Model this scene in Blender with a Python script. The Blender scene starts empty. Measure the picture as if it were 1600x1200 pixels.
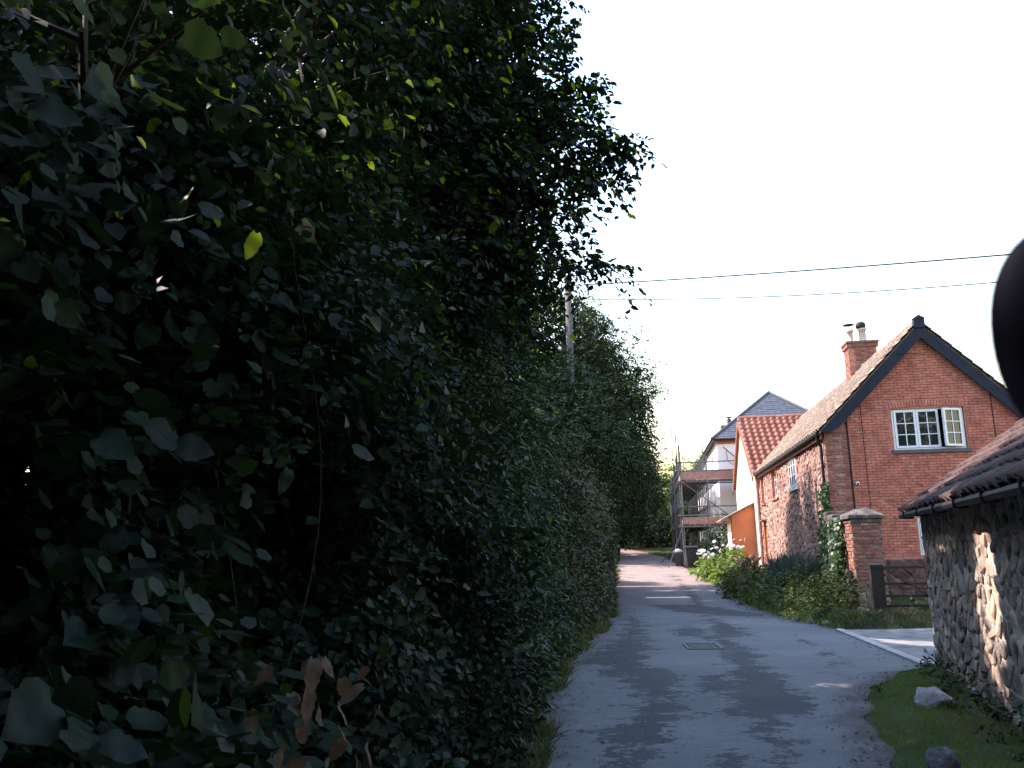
import bpy, bmesh, math, random
import numpy as np
from mathutils import Vector, Matrix, Quaternion
random.seed(7); RNG = np.random.default_rng(11)
scn = bpy.context.scene
COL = scn.collection
R = math.radians

# ------------------------------------------------------------------ camera, sky, sun, exposure
EYE = Vector((0, 0, 1.65))
cam = bpy.data.cameras.new("camera"); camo = bpy.data.objects.new("camera", cam); COL.objects.link(camo)
cam.sensor_width = 36.0; cam.lens = 36.0 * 1294 / 1600
cam.clip_start = 0.02; cam.clip_end = 2000
camo.matrix_world = (Matrix.Translation(EYE) @ Matrix.Rotation(R(90 + 11.23), 4, 'X') @ Matrix.Rotation(R(-1.0), 4, 'Z'))
cam.dof.use_dof = True; cam.dof.focus_distance = 18.0; cam.dof.aperture_fstop = 13.0
scn.camera = camo

SUN_AZ, SUN_EL = -66.0, 45.0
S = Vector((math.sin(R(SUN_AZ)) * math.cos(R(SUN_EL)), math.cos(R(SUN_AZ)) * math.cos(R(SUN_EL)), math.sin(R(SUN_EL))))
world = bpy.data.worlds.new("World"); scn.world = world; world.use_nodes = True
wn = world.node_tree; wn.nodes.clear()
sky = wn.nodes.new('ShaderNodeTexSky'); sky.sky_type = 'NISHITA'; sky.sun_disc = False
sky.sun_elevation = R(SUN_EL); sky.sun_rotation = R(SUN_AZ); sky.air_density = 2.5; sky.dust_density = 0.5; sky.ozone_density = 1.0
bg = wn.nodes.new('ShaderNodeBackground'); bg.inputs['Strength'].default_value = 0.15
wo = wn.nodes.new('ShaderNodeOutputWorld')
wn.links.new(sky.outputs[0], bg.inputs[0]); wn.links.new(bg.outputs[0], wo.inputs[0])
sl = bpy.data.lights.new("sun", 'SUN'); sl.energy = 4.5; sl.angle = R(0.53); sl.color = (1.0, 0.86, 0.66)
so = bpy.data.objects.new("sun", sl); COL.objects.link(so)
so.rotation_euler = S.to_track_quat('Z', 'Y').to_euler()
scn.view_settings.view_transform = 'Standard'; scn.view_settings.look = 'None'
scn.view_settings.exposure = 1.6; scn.view_settings.gamma = 1.0
scn.view_settings.use_curve_mapping = False
scn.view_settings.use_white_balance = True; scn.view_settings.white_balance_temperature = 5850; scn.view_settings.white_balance_tint = 22
scn.cycles.max_bounces = 6; scn.cycles.diffuse_bounces = 3; scn.cycles.glossy_bounces = 2
scn.cycles.transmission_bounces = 4; scn.cycles.transparent_max_bounces = 4

# ------------------------------------------------------------------ materials
def mat_nodes(name):
    m = bpy.data.materials.new(name); m.use_nodes = True
    nt = m.node_tree; nt.nodes.clear()
    out = nt.nodes.new('ShaderNodeOutputMaterial')
    return m, nt, out
def N(nt, typ, **kw):
    n = nt.nodes.new(typ)
    for k, v in kw.items(): setattr(n, k, v)
    return n
def ramp(nt, cols):
    r = N(nt, 'ShaderNodeValToRGB'); el = r.color_ramp.elements
    n = len(cols)
    while len(el) < n: el.new(0.5)
    for i, c in enumerate(cols):
        if len(c) == 4: el[i].position = c[3]
        else: el[i].position = i / max(1, n - 1)
        el[i].color = (c[0], c[1], c[2], 1)
    return r
def varfac(nt):
    a = N(nt, 'ShaderNodeAttribute', attribute_name='tint'); o = N(nt, 'ShaderNodeObjectInfo')
    ad = N(nt, 'ShaderNodeMath', operation='ADD'); fr = N(nt, 'ShaderNodeMath', operation='FRACT')
    nt.links.new(a.outputs['Fac'], ad.inputs[0]); nt.links.new(o.outputs['Random'], ad.inputs[1]); nt.links.new(ad.outputs[0], fr.inputs[0])
    return fr.outputs[0]
def surf(name, cols, rough=0.8, nscale=8.0, namt=0.35, bump=0.3, bscale=None, spec=0.3, stain=None, metal=0.0, bdist=0.01):
    """varied colour from the piece, mottling and fine relief; stain = (colour, scale, threshold)"""
    m, nt, out = mat_nodes(name); L = nt.links.new
    p = N(nt, 'ShaderNodeBsdfPrincipled'); p.inputs['Roughness'].default_value = rough
    p.inputs['Specular IOR Level'].default_value = spec; p.inputs['Metallic'].default_value = metal
    r = ramp(nt, cols); L(varfac(nt), r.inputs[0])
    g = N(nt, 'ShaderNodeNewGeometry')
    no = N(nt, 'ShaderNodeTexNoise'); no.inputs['Scale'].default_value = nscale; no.inputs['Detail'].default_value = 6; L(g.outputs['Position'], no.inputs['Vector'])
    mr = N(nt, 'ShaderNodeMapRange'); mr.inputs[1].default_value = 0.3; mr.inputs[2].default_value = 0.7
    mr.inputs[3].default_value = 1 - namt; mr.inputs[4].default_value = 1 + namt; L(no.outputs['Fac'], mr.inputs[0])
    mu = N(nt, 'ShaderNodeMix', data_type='RGBA', blend_type='MULTIPLY'); mu.inputs[0].default_value = 1.0
    L(r.outputs[0], mu.inputs[6]); L(mr.outputs[0], mu.inputs[7])
    colr = mu.outputs[2]
    if stain:
        n2 = N(nt, 'ShaderNodeTexNoise'); n2.inputs['Scale'].default_value = stain[1]; n2.inputs['Detail'].default_value = 8; n2.inputs['Roughness'].default_value = 0.65
        L(g.outputs['Position'], n2.inputs['Vector'])
        m2 = N(nt, 'ShaderNodeMapRange'); m2.inputs[1].default_value = stain[2]; m2.inputs[2].default_value = stain[2] + 0.12; L(n2.outputs['Fac'], m2.inputs[0])
        mx = N(nt, 'ShaderNodeMix', data_type='RGBA'); L(m2.outputs[0], mx.inputs[0]); L(colr, mx.inputs[6]); mx.inputs[7].default_value = (*stain[0], 1)
        colr = mx.outputs[2]
    L(colr, p.inputs['Base Color'])
    if bump:
        nb = N(nt, 'ShaderNodeTexNoise'); nb.inputs['Scale'].default_value = bscale or nscale * 5; nb.inputs['Detail'].default_value = 5
        L(g.outputs['Position'], nb.inputs['Vector'])
        b = N(nt, 'ShaderNodeBump'); b.inputs['Strength'].default_value = bump; b.inputs['Distance'].default_value = bdist
        L(nb.outputs['Fac'], b.inputs['Height']); L(b.outputs[0], p.inputs['Normal'])
    L(p.outputs[0], out.inputs[0])
    return m
def leafmat(name, cols, trans, tfac=0.35, rough=0.45, spec=0.35):
    m, nt, out = mat_nodes(name); L = nt.links.new
    p = N(nt, 'ShaderNodeBsdfPrincipled'); p.inputs['Roughness'].default_value = rough; p.inputs['Specular IOR Level'].default_value = spec
    at = N(nt, 'ShaderNodeAttribute', attribute_name='tint'); f = at.outputs['Fac']; r = ramp(nt, cols); L(f, r.inputs[0])
    g = N(nt, 'ShaderNodeNewGeometry'); no = N(nt, 'ShaderNodeTexNoise'); no.inputs['Scale'].default_value = 45; no.inputs['Detail'].default_value = 3; L(g.outputs['Position'], no.inputs['Vector'])
    mr = N(nt, 'ShaderNodeMapRange'); mr.inputs[1].default_value = .3; mr.inputs[2].default_value = .7; mr.inputs[3].default_value = .65; mr.inputs[4].default_value = 1.4; L(no.outputs['Fac'], mr.inputs[0])
    mu = N(nt, 'ShaderNodeMix', data_type='RGBA', blend_type='MULTIPLY'); mu.inputs[0].default_value = 1.0; L(r.outputs[0], mu.inputs[6]); L(mr.outputs[0], mu.inputs[7]); L(mu.outputs[2], p.inputs['Base Color'])
    t = N(nt, 'ShaderNodeBsdfTranslucent'); r2 = ramp(nt, trans); L(f, r2.inputs[0]); L(r2.outputs[0], t.inputs[0])
    mx = N(nt, 'ShaderNodeMixShader'); mx.inputs[0].default_value = tfac
    L(p.outputs[0], mx.inputs[1]); L(t.outputs[0], mx.inputs[2]); L(mx.outputs[0], out.inputs[0])
    return m
M = {}
YT = [(.014, .028, .008), (.022, .040, .010, .90), (.32, .46, .02, .93), (.38, .50, .02, 1.0)]
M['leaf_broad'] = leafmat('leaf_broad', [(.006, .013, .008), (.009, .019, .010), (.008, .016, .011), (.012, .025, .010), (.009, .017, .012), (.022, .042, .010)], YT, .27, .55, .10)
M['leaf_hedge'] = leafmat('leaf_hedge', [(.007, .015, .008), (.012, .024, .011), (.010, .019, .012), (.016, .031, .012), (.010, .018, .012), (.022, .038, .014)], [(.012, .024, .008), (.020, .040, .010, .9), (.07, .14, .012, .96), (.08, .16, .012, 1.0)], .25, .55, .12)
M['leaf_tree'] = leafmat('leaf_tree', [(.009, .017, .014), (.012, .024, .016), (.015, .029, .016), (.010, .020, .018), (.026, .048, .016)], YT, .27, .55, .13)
M['leaf_small'] = leafmat('leaf_small', [(.022, .040, .024), (.031, .056, .027), (.040, .066, .027), (.044, .052, .026), (.054, .08, .028)], [(.02, .045, .012), (.03, .06, .012, .95), (.22, .36, .02, .97), (.25, .38, .02, 1.0)], 0.24, .55, .2)
M['leaf_olive'] = leafmat('leaf_olive', [(.036, .043, .021), (.048, .058, .024), (.060, .060, .027), (.066, .055, .030)], [(.03, .045, .012), (.045, .055, .014, .95), (.22, .3, .02, .97), (.25, .3, .02, 1.0)], 0.28, .55)
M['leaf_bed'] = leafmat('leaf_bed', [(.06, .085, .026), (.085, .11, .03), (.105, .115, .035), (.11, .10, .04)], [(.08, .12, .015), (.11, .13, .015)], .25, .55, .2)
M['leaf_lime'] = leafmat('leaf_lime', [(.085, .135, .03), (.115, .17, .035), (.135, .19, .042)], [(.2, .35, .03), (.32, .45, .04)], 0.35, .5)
M['leaf_grey'] = leafmat('leaf_grey', [(.06, .085, .075), (.09, .11, .10), (.07, .10, .08)], [(.1, .15, .08), (.1, .15, .08)], 0.2, .6)
M['leaf_dry'] = leafmat('leaf_dry', [(.07, .045, .028), (.10, .065, .04), (.06, .036, .024)], [(.15, .08, .03), (.2, .1, .04)], 0.2, .7)
M['leaf_ivy'] = leafmat('leaf_ivy', [(.02, .04, .02), (.035, .07, .03), (.05, .09, .035), (.03, .055, .03)], [(.08, .18, .02), (.12, .24, .02)], .2, .4, .35)
M['grass'] = leafmat('grass', [(.11, .19, .028), (.14, .225, .034), (.165, .24, .042), (.18, .175, .06)], [(.14, .26, .02), (.2, .3, .02)], 0.35, .55)
M['petal'] = leafmat('petal', [(.75, .70, .72), (.8, .78, .78)], [(.6, .55, .55), (.6, .55, .55)], 0.3, .6)
M['petal_pink'] = leafmat('petal_pink', [(.5, .25, .28), (.6, .4, .4)], [(.4, .2, .2), (.4, .2, .2)], 0.3, .6)
M['bark'] = surf('bark', [(.035, .028, .022), (.05, .04, .032)], .9, 12, .4, .8, 40)
M['wood_pole'] = surf('wood_pole', [(.11, .105, .10), (.09, .086, .08)], .85, 9, .3, .5, 60)
M['soil'] = surf('soil', [(.07, .045, .03), (.10, .06, .04)], .95, 3, .5, .8, 25, spec=.1)
M['ground'] = surf('ground', [(.034, .048, .016), (.044, .055, .02)], .95, 2.0, .5, .8, 30, spec=.1, stain=((.07, .05, .032), 1.7, .52))
M['brick'] = surf('brick', [(.47, .165, .115), (.53, .20, .135), (.44, .155, .112), (.50, .18, .125), (.40, .135, .10), (.52, .22, .155)], .85, 5, .26, .4, 80, spec=.2, stain=((.46, .26, .2), 2.3, .62), bdist=.004)
M['brick_old'] = surf('brick_old', [(.27, .11, .08), (.34, .15, .11), (.22, .09, .075), (.36, .2, .15)], .9, 12, .3, .6, 60, spec=.15, stain=((.16, .14, .11), 2.5, .56), bdist=.006)
M['mortar_red'] = surf('mortar_red', [(.44, .19, .14), (.46, .20, .15)], .95, 9, .25, .5, 90, spec=.1, bdist=.004)
M['mortar'] = surf('mortar', [(.31, .28, .25), (.35, .315, .285)], .95, 7, .3, .7, 50, spec=.1)
M['rubble_barn'] = surf('rubble_barn', [(.25, .20, .165), (.39, .305, .24), (.49, .395, .30), (.20, .165, .15), (.40, .265, .195), (.52, .43, .34), (.31, .24, .195), (.18, .145, .13)], .9, 9, .4, .9, 38, spec=.15, stain=((.34, .30, .27), 5.0, .60), bdist=.012)
M['rubble_house'] = surf('rubble_house', [(.24, .15, .13), (.30, .19, .16), (.36, .24, .19), (.26, .14, .12), (.40, .28, .23)], .9, 8, .35, .8, 30, spec=.15, bdist=.015)
M['stone_cap'] = surf('stone_cap', [(.095, .08, .07), (.12, .10, .085)], .95, 6, .4, .8, 30, stain=((.26, .25, .21), 6.0, .58))
M['rock'] = surf('rock', [(.17, .165, .17), (.26, .25, .25)], .9, 5, .5, 1.0, 18, stain=((.42, .41, .40), 4.5, .5), bdist=.03)
M['tile_red'] = surf('tile_red', [(.27, .09, .055), (.33, .115, .065), (.24, .085, .06), (.36, .14, .08)], .7, 10, .3, .4, 60, spec=.4, bdist=.004)
M['tile_weathered'] = surf('tile_weathered', [(.17, .125, .10), (.22, .16, .125), (.145, .11, .095), (.26, .195, .155)], .85, 9, .35, .5, 50, spec=.25, stain=((.40, .34, .22), 5, .55), bdist=.006)
M['tile_barn'] = surf('tile_barn', [(.085, .05, .045), (.11, .062, .055), (.075, .05, .05), (.14, .08, .065)], .85, 9, .4, .6, 40, spec=.25, stain=((.06, .055, .05), 5, .52), bdist=.006)
M['slate'] = surf('slate', [(.055, .06, .075), (.075, .08, .10), (.065, .07, .085)], .5, 6, .25, .3, 40, spec=.5, bdist=.004)
M['render_white'] = surf('render_white', [(.72, .70, .71), (.74, .72, .72)], .9, 1.2, .06, .25, 60, spec=.15, bdist=.004)
M['render_cream'] = surf('render_cream', [(.72, .64, .52), (.74, .66, .54)], .9, 1.5, .07, .3, 50, spec=.15, bdist=.005)
M['render_orange'] = surf('render_orange', [(.60, .20, .09), (.62, .21, .10)], .9, 1.5, .12, .3, 50, spec=.15, bdist=.004)
M['board_dark'] = surf('board_dark', [(.010, .014, .030), (.013, .017, .034)], .55, 5, .3, .2, 30, spec=.25)
M['board_red'] = surf('board_red', [(.26, .10, .065), (.28, .11, .07)], .7, 6, .2, .2, 30)
M['plastic_black'] = surf('plastic_black', [(.012, .012, .014), (.014, .014, .016)], .6, 5, .2, .0, spec=.25)
M['bin_black'] = surf('bin_black', [(.016, .018, .022), (.018, .02, .024)], .5, 8, .3, .15, 40, spec=.4)
M['pvc_white'] = surf('pvc_white', [(.80, .80, .82), (.82, .82, .83)], .3, 5, .03, .0, spec=.5)
M['paint_yellow'] = surf('paint_yellow', [(.55, .32, .06), (.58, .34, .07)], .5, 5, .1, .0)
M['pot_cream'] = surf('pot_cream', [(.50, .43, .36), (.52, .45, .38)], .85, 8, .2, .3)
M['steel'] = surf('steel', [(.10, .103, .115), (.07, .073, .083), (.14, .14, .14), (.05, .05, .057)], .55, 20, .3, .2, 60, spec=.4, metal=.4)
M['board_scaffold'] = surf('board_scaffold', [(.25, .15, .13), (.30, .185, .16), (.22, .135, .12)], .85, 6, .25, .3, 40)
M['iron'] = surf('iron', [(.016, .014, .014), (.03, .022, .018)], .7, 20, .4, .4, 60)
M['wire'] = surf('wire', [(.02, .02, .022), (.02, .02, .022)], .6, 5, .1, .0)
M['cast'] = surf('cast', [(.085, .082, .082), (.13, .125, .125)], .55, 30, .3, .4, 80, metal=.5)
M['concrete'] = surf('concrete', [(.20, .19, .185), (.22, .205, .195)], .9, 3, .3, .5, 60, spec=.2, stain=((.12, .115, .11), 2.2, .55), bdist=.005)
M['mirror_black'] = surf('mirror_black', [(.003, .003, .007), (.003, .003, .007)], .75, 5, .05, .0, spec=.04)
M['mortar_barn'] = surf('mortar_barn', [(.42, .38, .335), (.46, .42, .37)], .95, 11, .3, .9, 45, spec=.1, stain=((.22, .19, .16), 2.5, .58))
M['mortar_old'] = surf('mortar_old', [(.20, .15, .125), (.24, .18, .15)], .95, 7, .3, .7, 50, spec=.1)
M['kerb'] = surf('kerb', [(.34, .32, .30), (.38, .36, .34)], .9, 6, .25, .5, 50, spec=.2, stain=((.2, .19, .18), 4, .6))
M['rubble_dark'] = surf('rubble_dark', [(.10, .062, .055), (.13, .08, .068), (.085, .055, .05)], .9, 8, .4, .8, 30, spec=.15)
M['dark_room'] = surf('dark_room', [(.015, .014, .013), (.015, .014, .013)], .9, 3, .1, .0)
M['sack'] = surf('sack', [(.65, .64, .62), (.7, .69, .67)], .8, 8, .1, .4, 20)

def glassmat():
    m, nt, out = mat_nodes('window_glass'); L = nt.links.new
    p = N(nt, 'ShaderNodeBsdfPrincipled'); p.inputs['Base Color'].default_value = (.02, .025, .028, 1)
    p.inputs['Roughness'].default_value = .03; p.inputs['Specular IOR Level'].default_value = .55; p.inputs['IOR'].default_value = 1.5
    g = N(nt, 'ShaderNodeNewGeometry'); nb = N(nt, 'ShaderNodeTexNoise'); nb.inputs['Scale'].default_value = 1.6; L(g.outputs['Position'], nb.inputs['Vector'])
    b = N(nt, 'ShaderNodeBump'); b.inputs['Strength'].default_value = .12; b.inputs['Distance'].default_value = .05; L(nb.outputs['Fac'], b.inputs['Height']); L(b.outputs[0], p.inputs['Normal'])
    L(p.outputs[0], out.inputs[0]); return m
M['glass'] = glassmat()

def roadmat():
    m, nt, out = mat_nodes('road_tarmac'); L = nt.links.new
    p = N(nt, 'ShaderNodeBsdfPrincipled'); p.inputs['Roughness'].default_value = .85; p.inputs['Specular IOR Level'].default_value = .25
    g = N(nt, 'ShaderNodeNewGeometry')
    def noise(sc, det=6, ro=.55, src=None):
        n = N(nt, 'ShaderNodeTexNoise'); n.inputs['Scale'].default_value = sc; n.inputs['Detail'].default_value = det; n.inputs['Roughness'].default_value = ro
        L(src or g.outputs['Position'], n.inputs['Vector']); return n.outputs['Fac']
    def rng(v, a, b, c, d):
        x = N(nt, 'ShaderNodeMapRange'); x.inputs[1].default_value = a; x.inputs[2].default_value = b; x.inputs[3].default_value = c; x.inputs[4].default_value = d; L(v, x.inputs[0]); return x.outputs[0]
    def math_(op, a, b):
        x = N(nt, 'ShaderNodeMath', operation=op)
        for i, v in enumerate((a, b)):
            if isinstance(v, (int, float)): x.inputs[i].default_value = v
            else: L(v, x.inputs[i])
        return x.outputs[0]
    def mix(f, a, b):
        x = N(nt, 'ShaderNodeMix', data_type='RGBA')
        for i, v in ((0, f), (6, a), (7, b)):
            if isinstance(v, tuple): x.inputs[i].default_value = (*v, 1)
            else: L(v, x.inputs[i])
        return x.outputs[2]
    at = N(nt, 'ShaderNodeAttribute', attribute_name='patch'); ed = N(nt, 'ShaderNodeAttribute', attribute_name='edge'); gr = N(nt, 'ShaderNodeAttribute', attribute_name='gravel')
    # signed distance (m) to worn-through patches, its outline broken by noise
    wob = math_('ADD', rng(noise(2.2, 8, .68), .25, .75, -.42, .42), rng(noise(13, 6, .7), .25, .75, -.26, .26))
    d = math_('ADD', at.outputs['Fac'], wob)
    f = rng(d, -.02, .05, 1.0, 0.0)
    light = mix(rng(noise(.7), .35, .65, 0, 1), (.132, .129, .136), (.185, .181, .186))
    light = mix(rng(noise(7, 7, .7), .42, .68, 0, .55), light, (.108, .106, .112))
    light = mix(rng(noise(38, 5, .75), .5, .7, 0, .75), light, (.075, .073, .08))
    dark = mix(rng(noise(1.3), .35, .65, 0, 1), (.046, .045, .050), (.062, .060, .065))
    dark = mix(rng(noise(42, 5, .75), .52, .72, 0, .7), dark, (.11, .105, .108))
    c = mix(f, light, dark)
    vo = N(nt, 'ShaderNodeTexVoronoi', feature='DISTANCE_TO_EDGE'); vo.inputs['Scale'].default_value = .42
    wv = N(nt, 'ShaderNodeVectorMath', operation='ADD'); nw = N(nt, 'ShaderNodeTexNoise'); nw.inputs['Scale'].default_value = 1.6; nw.inputs['Detail'].default_value = 7; L(g.outputs['Position'], nw.inputs['Vector']); L(g.outputs['Position'], wv.inputs[0]); L(nw.outputs['Color'], wv.inputs[1]); L(wv.outputs[0], vo.inputs['Vector'])
    ck = math_('MULTIPLY', rng(vo.outputs['Distance'], .0, .006, 1, 0), rng(noise(.5, 3), .47, .56, 0, .85))
    c = mix(ck, c, (.03, .029, .03))
    # dirt along the edges, red gravel and leaf litter further up the lane
    e = math_('ADD', ed.outputs['Fac'], rng(noise(3.5, 8, .65), .2, .8, -.45, .45))
    c = mix(rng(e, .0, .55, .85, 0.0), c, (.055, .042, .034))
    gv = math_('MULTIPLY', gr.outputs['Fac'], rng(noise(1.1, 8, .7), .38, .55, 0, 1))
    c = mix(gv, c, (.27, .18, .145))
    L(c, p.inputs['Base Color'])
    h = math_('ADD', math_('MULTIPLY', noise(70, 3), .35), math_('MULTIPLY', f, -.6)); h = math_('ADD', h, math_('MULTIPLY', noise(14, 4), .5))
    b = N(nt, 'ShaderNodeBump'); b.inputs['Strength'].default_value = .55; b.inputs['Distance'].default_value = .012; L(h, b.inputs['Height']); L(b.outputs[0], p.inputs['Normal'])
    L(p.outputs[0], out.inputs[0]); return m
M['road'] = roadmat()

# ------------------------------------------------------------------ builders
def link(o, parent=None):
    COL.objects.link(o)
    if parent is not None: o.parent = parent
    return o
def tag(o, label=None, cat=None, group=None, kind=None):
    if label: o['label'] = label
    if cat: o['category'] = cat
    if group: o['group'] = group
    if kind: o['kind'] = kind
    return o
def thing(name, label, cat, loc=(0, 0, 0), rotz=0.0, group=None):
    o = bpy.data.objects.new(name, None); o.empty_display_size = .2
    o.location = loc; o.rotation_euler = (0, 0, rotz); link(o)
    return tag(o, label, cat, group)
class MB:
    def __init__(s): s.v = []; s.f = []; s.t = []
    def add(s, vs, fs, tint=None):
        b = len(s.v); t = random.random() if tint is None else tint
        s.v.extend([tuple(x) for x in vs]); s.t.extend([t] * len(vs)); s.f.extend([tuple(i + b for i in f) for f in fs]); return s
    def box(s, lo, hi, tint=None):
        x0, y0, z0 = lo; x1, y1, z1 = hi
        return s.add([(x0, y0, z0), (x1, y0, z0), (x1, y1, z0), (x0, y1, z0), (x0, y0, z1), (x1, y0, z1), (x1, y1, z1), (x0, y1, z1)],
                     [(0, 3, 2, 1), (4, 5, 6, 7), (0, 1, 5, 4), (1, 2, 6, 5), (2, 3, 7, 6), (3, 0, 4, 7)], tint)
    def beam(s, a, b, w, h, up=(0, 0, 1), tint=None):
        a = Vector(a); b = Vector(b); d = (b - a).normalized(); sd = d.cross(Vector(up))
        if sd.length < 1e-4: sd = d.cross(Vector((1, 0, 0)))
        sd.normalize(); u = sd.cross(d); vs = []
        for p in (a, b):
            for i, j in ((-1, -1), (1, -1), (1, 1), (-1, 1)): vs.append(p + sd * (i * w / 2) + u * (j * h / 2))
        return s.add(vs, [(3, 2, 1, 0), (4, 5, 6, 7), (0, 1, 5, 4), (1, 2, 6, 5), (2, 3, 7, 6), (3, 0, 4, 7)], tint)
    def tube(s, pts, rad, n=8, tint=None, cap=True):
        pts = [Vector(p) for p in pts]; vs = []; fs = []
        rads = rad if isinstance(rad, (list, tuple)) else [rad] * len(pts)
        prev = None
        for i, p in enumerate(pts):
            d = (pts[min(i + 1, len(pts) - 1)] - pts[max(i - 1, 0)]).normalized()
            if prev is None:
                a = d.cross(Vector((0, 0, 1)));
                if a.length < 1e-3: a = d.cross(Vector((0, 1, 0)))
            else: a = prev - d * prev.dot(d)
            a.normalize(); prev = a; b = d.cross(a)
            for k in range(n):
                th = 2 * math.pi * k / n; vs.append(p + (a * math.cos(th) + b * math.sin(th)) * rads[i])
        for i in range(len(pts) - 1):
            for k in range(n): fs.append((i * n + k, i * n + (k + 1) % n, (i + 1) * n + (k + 1) % n, (i + 1) * n + k))
        if cap: fs.append(tuple(range(n - 1, -1, -1))); fs.append(tuple((len(pts) - 1) * n + k for k in range(n)))
        return s.add(vs, fs, tint)
    def lathe(s, prof, c=(0, 0, 0), n=16, tint=None):
        vs = []; fs = []
        for r_, z in prof:
            for k in range(n):
                th = 2 * math.pi * k / n; vs.append((c[0] + r_ * math.cos(th), c[1] + r_ * math.sin(th), c[2] + z))
        for i in range(len(prof) - 1):
            for k in range(n): fs.append((i * n + k, i * n + (k + 1) % n, (i + 1) * n + (k + 1) % n, (i + 1) * n + k))
        fs.append(tuple(range(n - 1, -1, -1))); fs.append(tuple((len(prof) - 1) * n + k for k in range(n)))
        return s.add(vs, fs, tint)
    def prism(s, poly, axis, a, b, tint=None):
        """poly of 2-D points, extruded along axis ('x','y','z') from a to b"""
        def P(p, w): return {'x': (w, p[0], p[1]), 'y': (p[0], w, p[1]), 'z': (p[0], p[1], w)}[axis]
        n = len(poly); vs = [P(p, a) for p in poly] + [P(p, b) for p in poly]
        return s.add(vs, [tuple(range(n - 1, -1, -1)), tuple(range(n, 2 * n))] + [(i, (i + 1) % n, n + (i + 1) % n, n + i) for i in range(n)], tint)
    def mesh(s, name, m, smooth=False, fix=True):
        me = bpy.data.meshes.new(name); me.from_pydata(s.v, [], s.f)
        if fix:
            bm = bmesh.new(); bm.from_mesh(me); bmesh.ops.recalc_face_normals(bm, faces=bm.faces); bm.to_mesh(me); bm.free()
        at = me.attributes.new('tint', 'FLOAT', 'POINT'); at.data.foreach_set('value', s.t)
        me.materials.append(m)
        if smooth: me.shade_smooth()
        me.update(); return me
    def build(s, name, m, parent=None, smooth=False, kind=None):
        o = link(bpy.data.objects.new(name, s.mesh(name, m, smooth)), parent)
        if kind: o['kind'] = kind
        return o
def inst(name, me, parent, mw):
    o = bpy.data.objects.new(name, me); o.matrix_local = mw; COL.objects.link(o); o.parent = parent
    o.matrix_parent_inverse = Matrix.Identity(4); o.matrix_basis = mw; return o
def bevel(o, w, seg=2):
    b = o.modifiers.new('bevel', 'BEVEL'); b.width = w; b.segments = seg; b.limit_method = 'ANGLE'; return o
def inpoly(px, py, poly):
    px = np.asarray(px, float); py = np.asarray(py, float); c = np.zeros(px.shape, bool); n = len(poly); j = n - 1
    for i in range(n):
        xi, yi = poly[i]; xj, yj = poly[j]
        if yi != yj: c ^= ((yi > py) != (yj > py)) & (px < (xj - xi) * (py - yi) / (yj - yi) + xi)
        j = i
    return c
def sdf(px, py, poly):
    d = np.full(px.shape, 1e9); n = len(poly)
    for i in range(n):
        ax, ay = poly[i]; bx, by = poly[(i + 1) % n]; ex, ey = bx - ax, by - ay
        t = np.clip(((px - ax) * ex + (py - ay) * ey) / max(1e-9, ex * ex + ey * ey), 0, 1)
        d = np.minimum(d, np.hypot(px - ax - t * ex, py - ay - t * ey))
    return np.where(inpoly(px, py, poly), -d, d)
class Frame:
    def __init__(s, x, y, deg):
        a = R(deg); s.o = np.array([x, y]); s.a = a; s.u = np.array([math.cos(a), -math.sin(a)]); s.v = np.array([math.sin(a), math.cos(a)])
    def uv(s, p): q = p[:, :2] - s.o; return q @ s.u, q @ s.v
    def w(s, u, v, z=0.0): q = s.o + u * s.u + v * s.v; return Vector((q[0], q[1], z))
HF = Frame(8.53, 22.53, 9.0)      # cottage: u along its gable, v back along its front wall
WF = Frame(11.6, 47.0, 9.0)      # white house under scaffolding
BF = Frame(5.62, 11.61, 18.0)    # stone barn

# ------------------------------------------------------------------ ground, lane, drive
LK = [(-12, -1.9), (0, -1.05), (3, -.55), (6.8, 0.02), (11.2, .43), (15, 1.2), (21.3, 2.37), (30, 3.3), (40, 4.7), (48, 5.7), (54, 6.5), (60, 6.6), (67, 5.4), (76, 2.5), (95, -4)]
RK = [(-12, .9), (0, 1.75), (4, 2.3), (6.64, 2.82), (8.4, 3.35), (9.66, 3.9), (10.6, 4.5), (11.2, 5.0), (11.62, 5.56), (16.3, 6.22), (19, 6.1), (22.2, 6.25), (28, 7.05), (36, 8.1), (44, 8.95), (50, 9.4), (56, 9.9), (62, 9.6), (69, 8.3), (78, 5.4), (95, -1)]
def interp(K, y): return np.interp(y, [k[0] for k in K], [k[1] for k in K])
def sm(a, b, x): t = np.clip((x - a) / (b - a), 0, 1); return t * t * (3 - 2 * t)
def g(y):
    y = np.asarray(y, float); q = np.clip(y - 18, 0, 42); return .00062 * q * q + np.maximum(y - 60, 0) * .052
def terrain(x, y):
    d = interp(LK, y) - x
    bank = 1.25 * sm(.25, 1.5, d) * (1 - .75 * sm(34, 38, y) * (1 - sm(50, 56, y)))
    r = x - interp(RK, y)
    verge = .07 * sm(0, .35, r) * (1 - sm(10.6, 11.6, y))
    bed = .22 * sm(.0, .5, r) * sm(16.2, 16.7, y) * (1 - sm(38, 42, y))
    hill = np.clip((y - 110) * .06, 0, 12)
    return g(y) + bank + verge + bed + hill
def gz(x, y): return float(terrain(np.array([float(x)]), np.array([float(y)]))[0])
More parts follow.
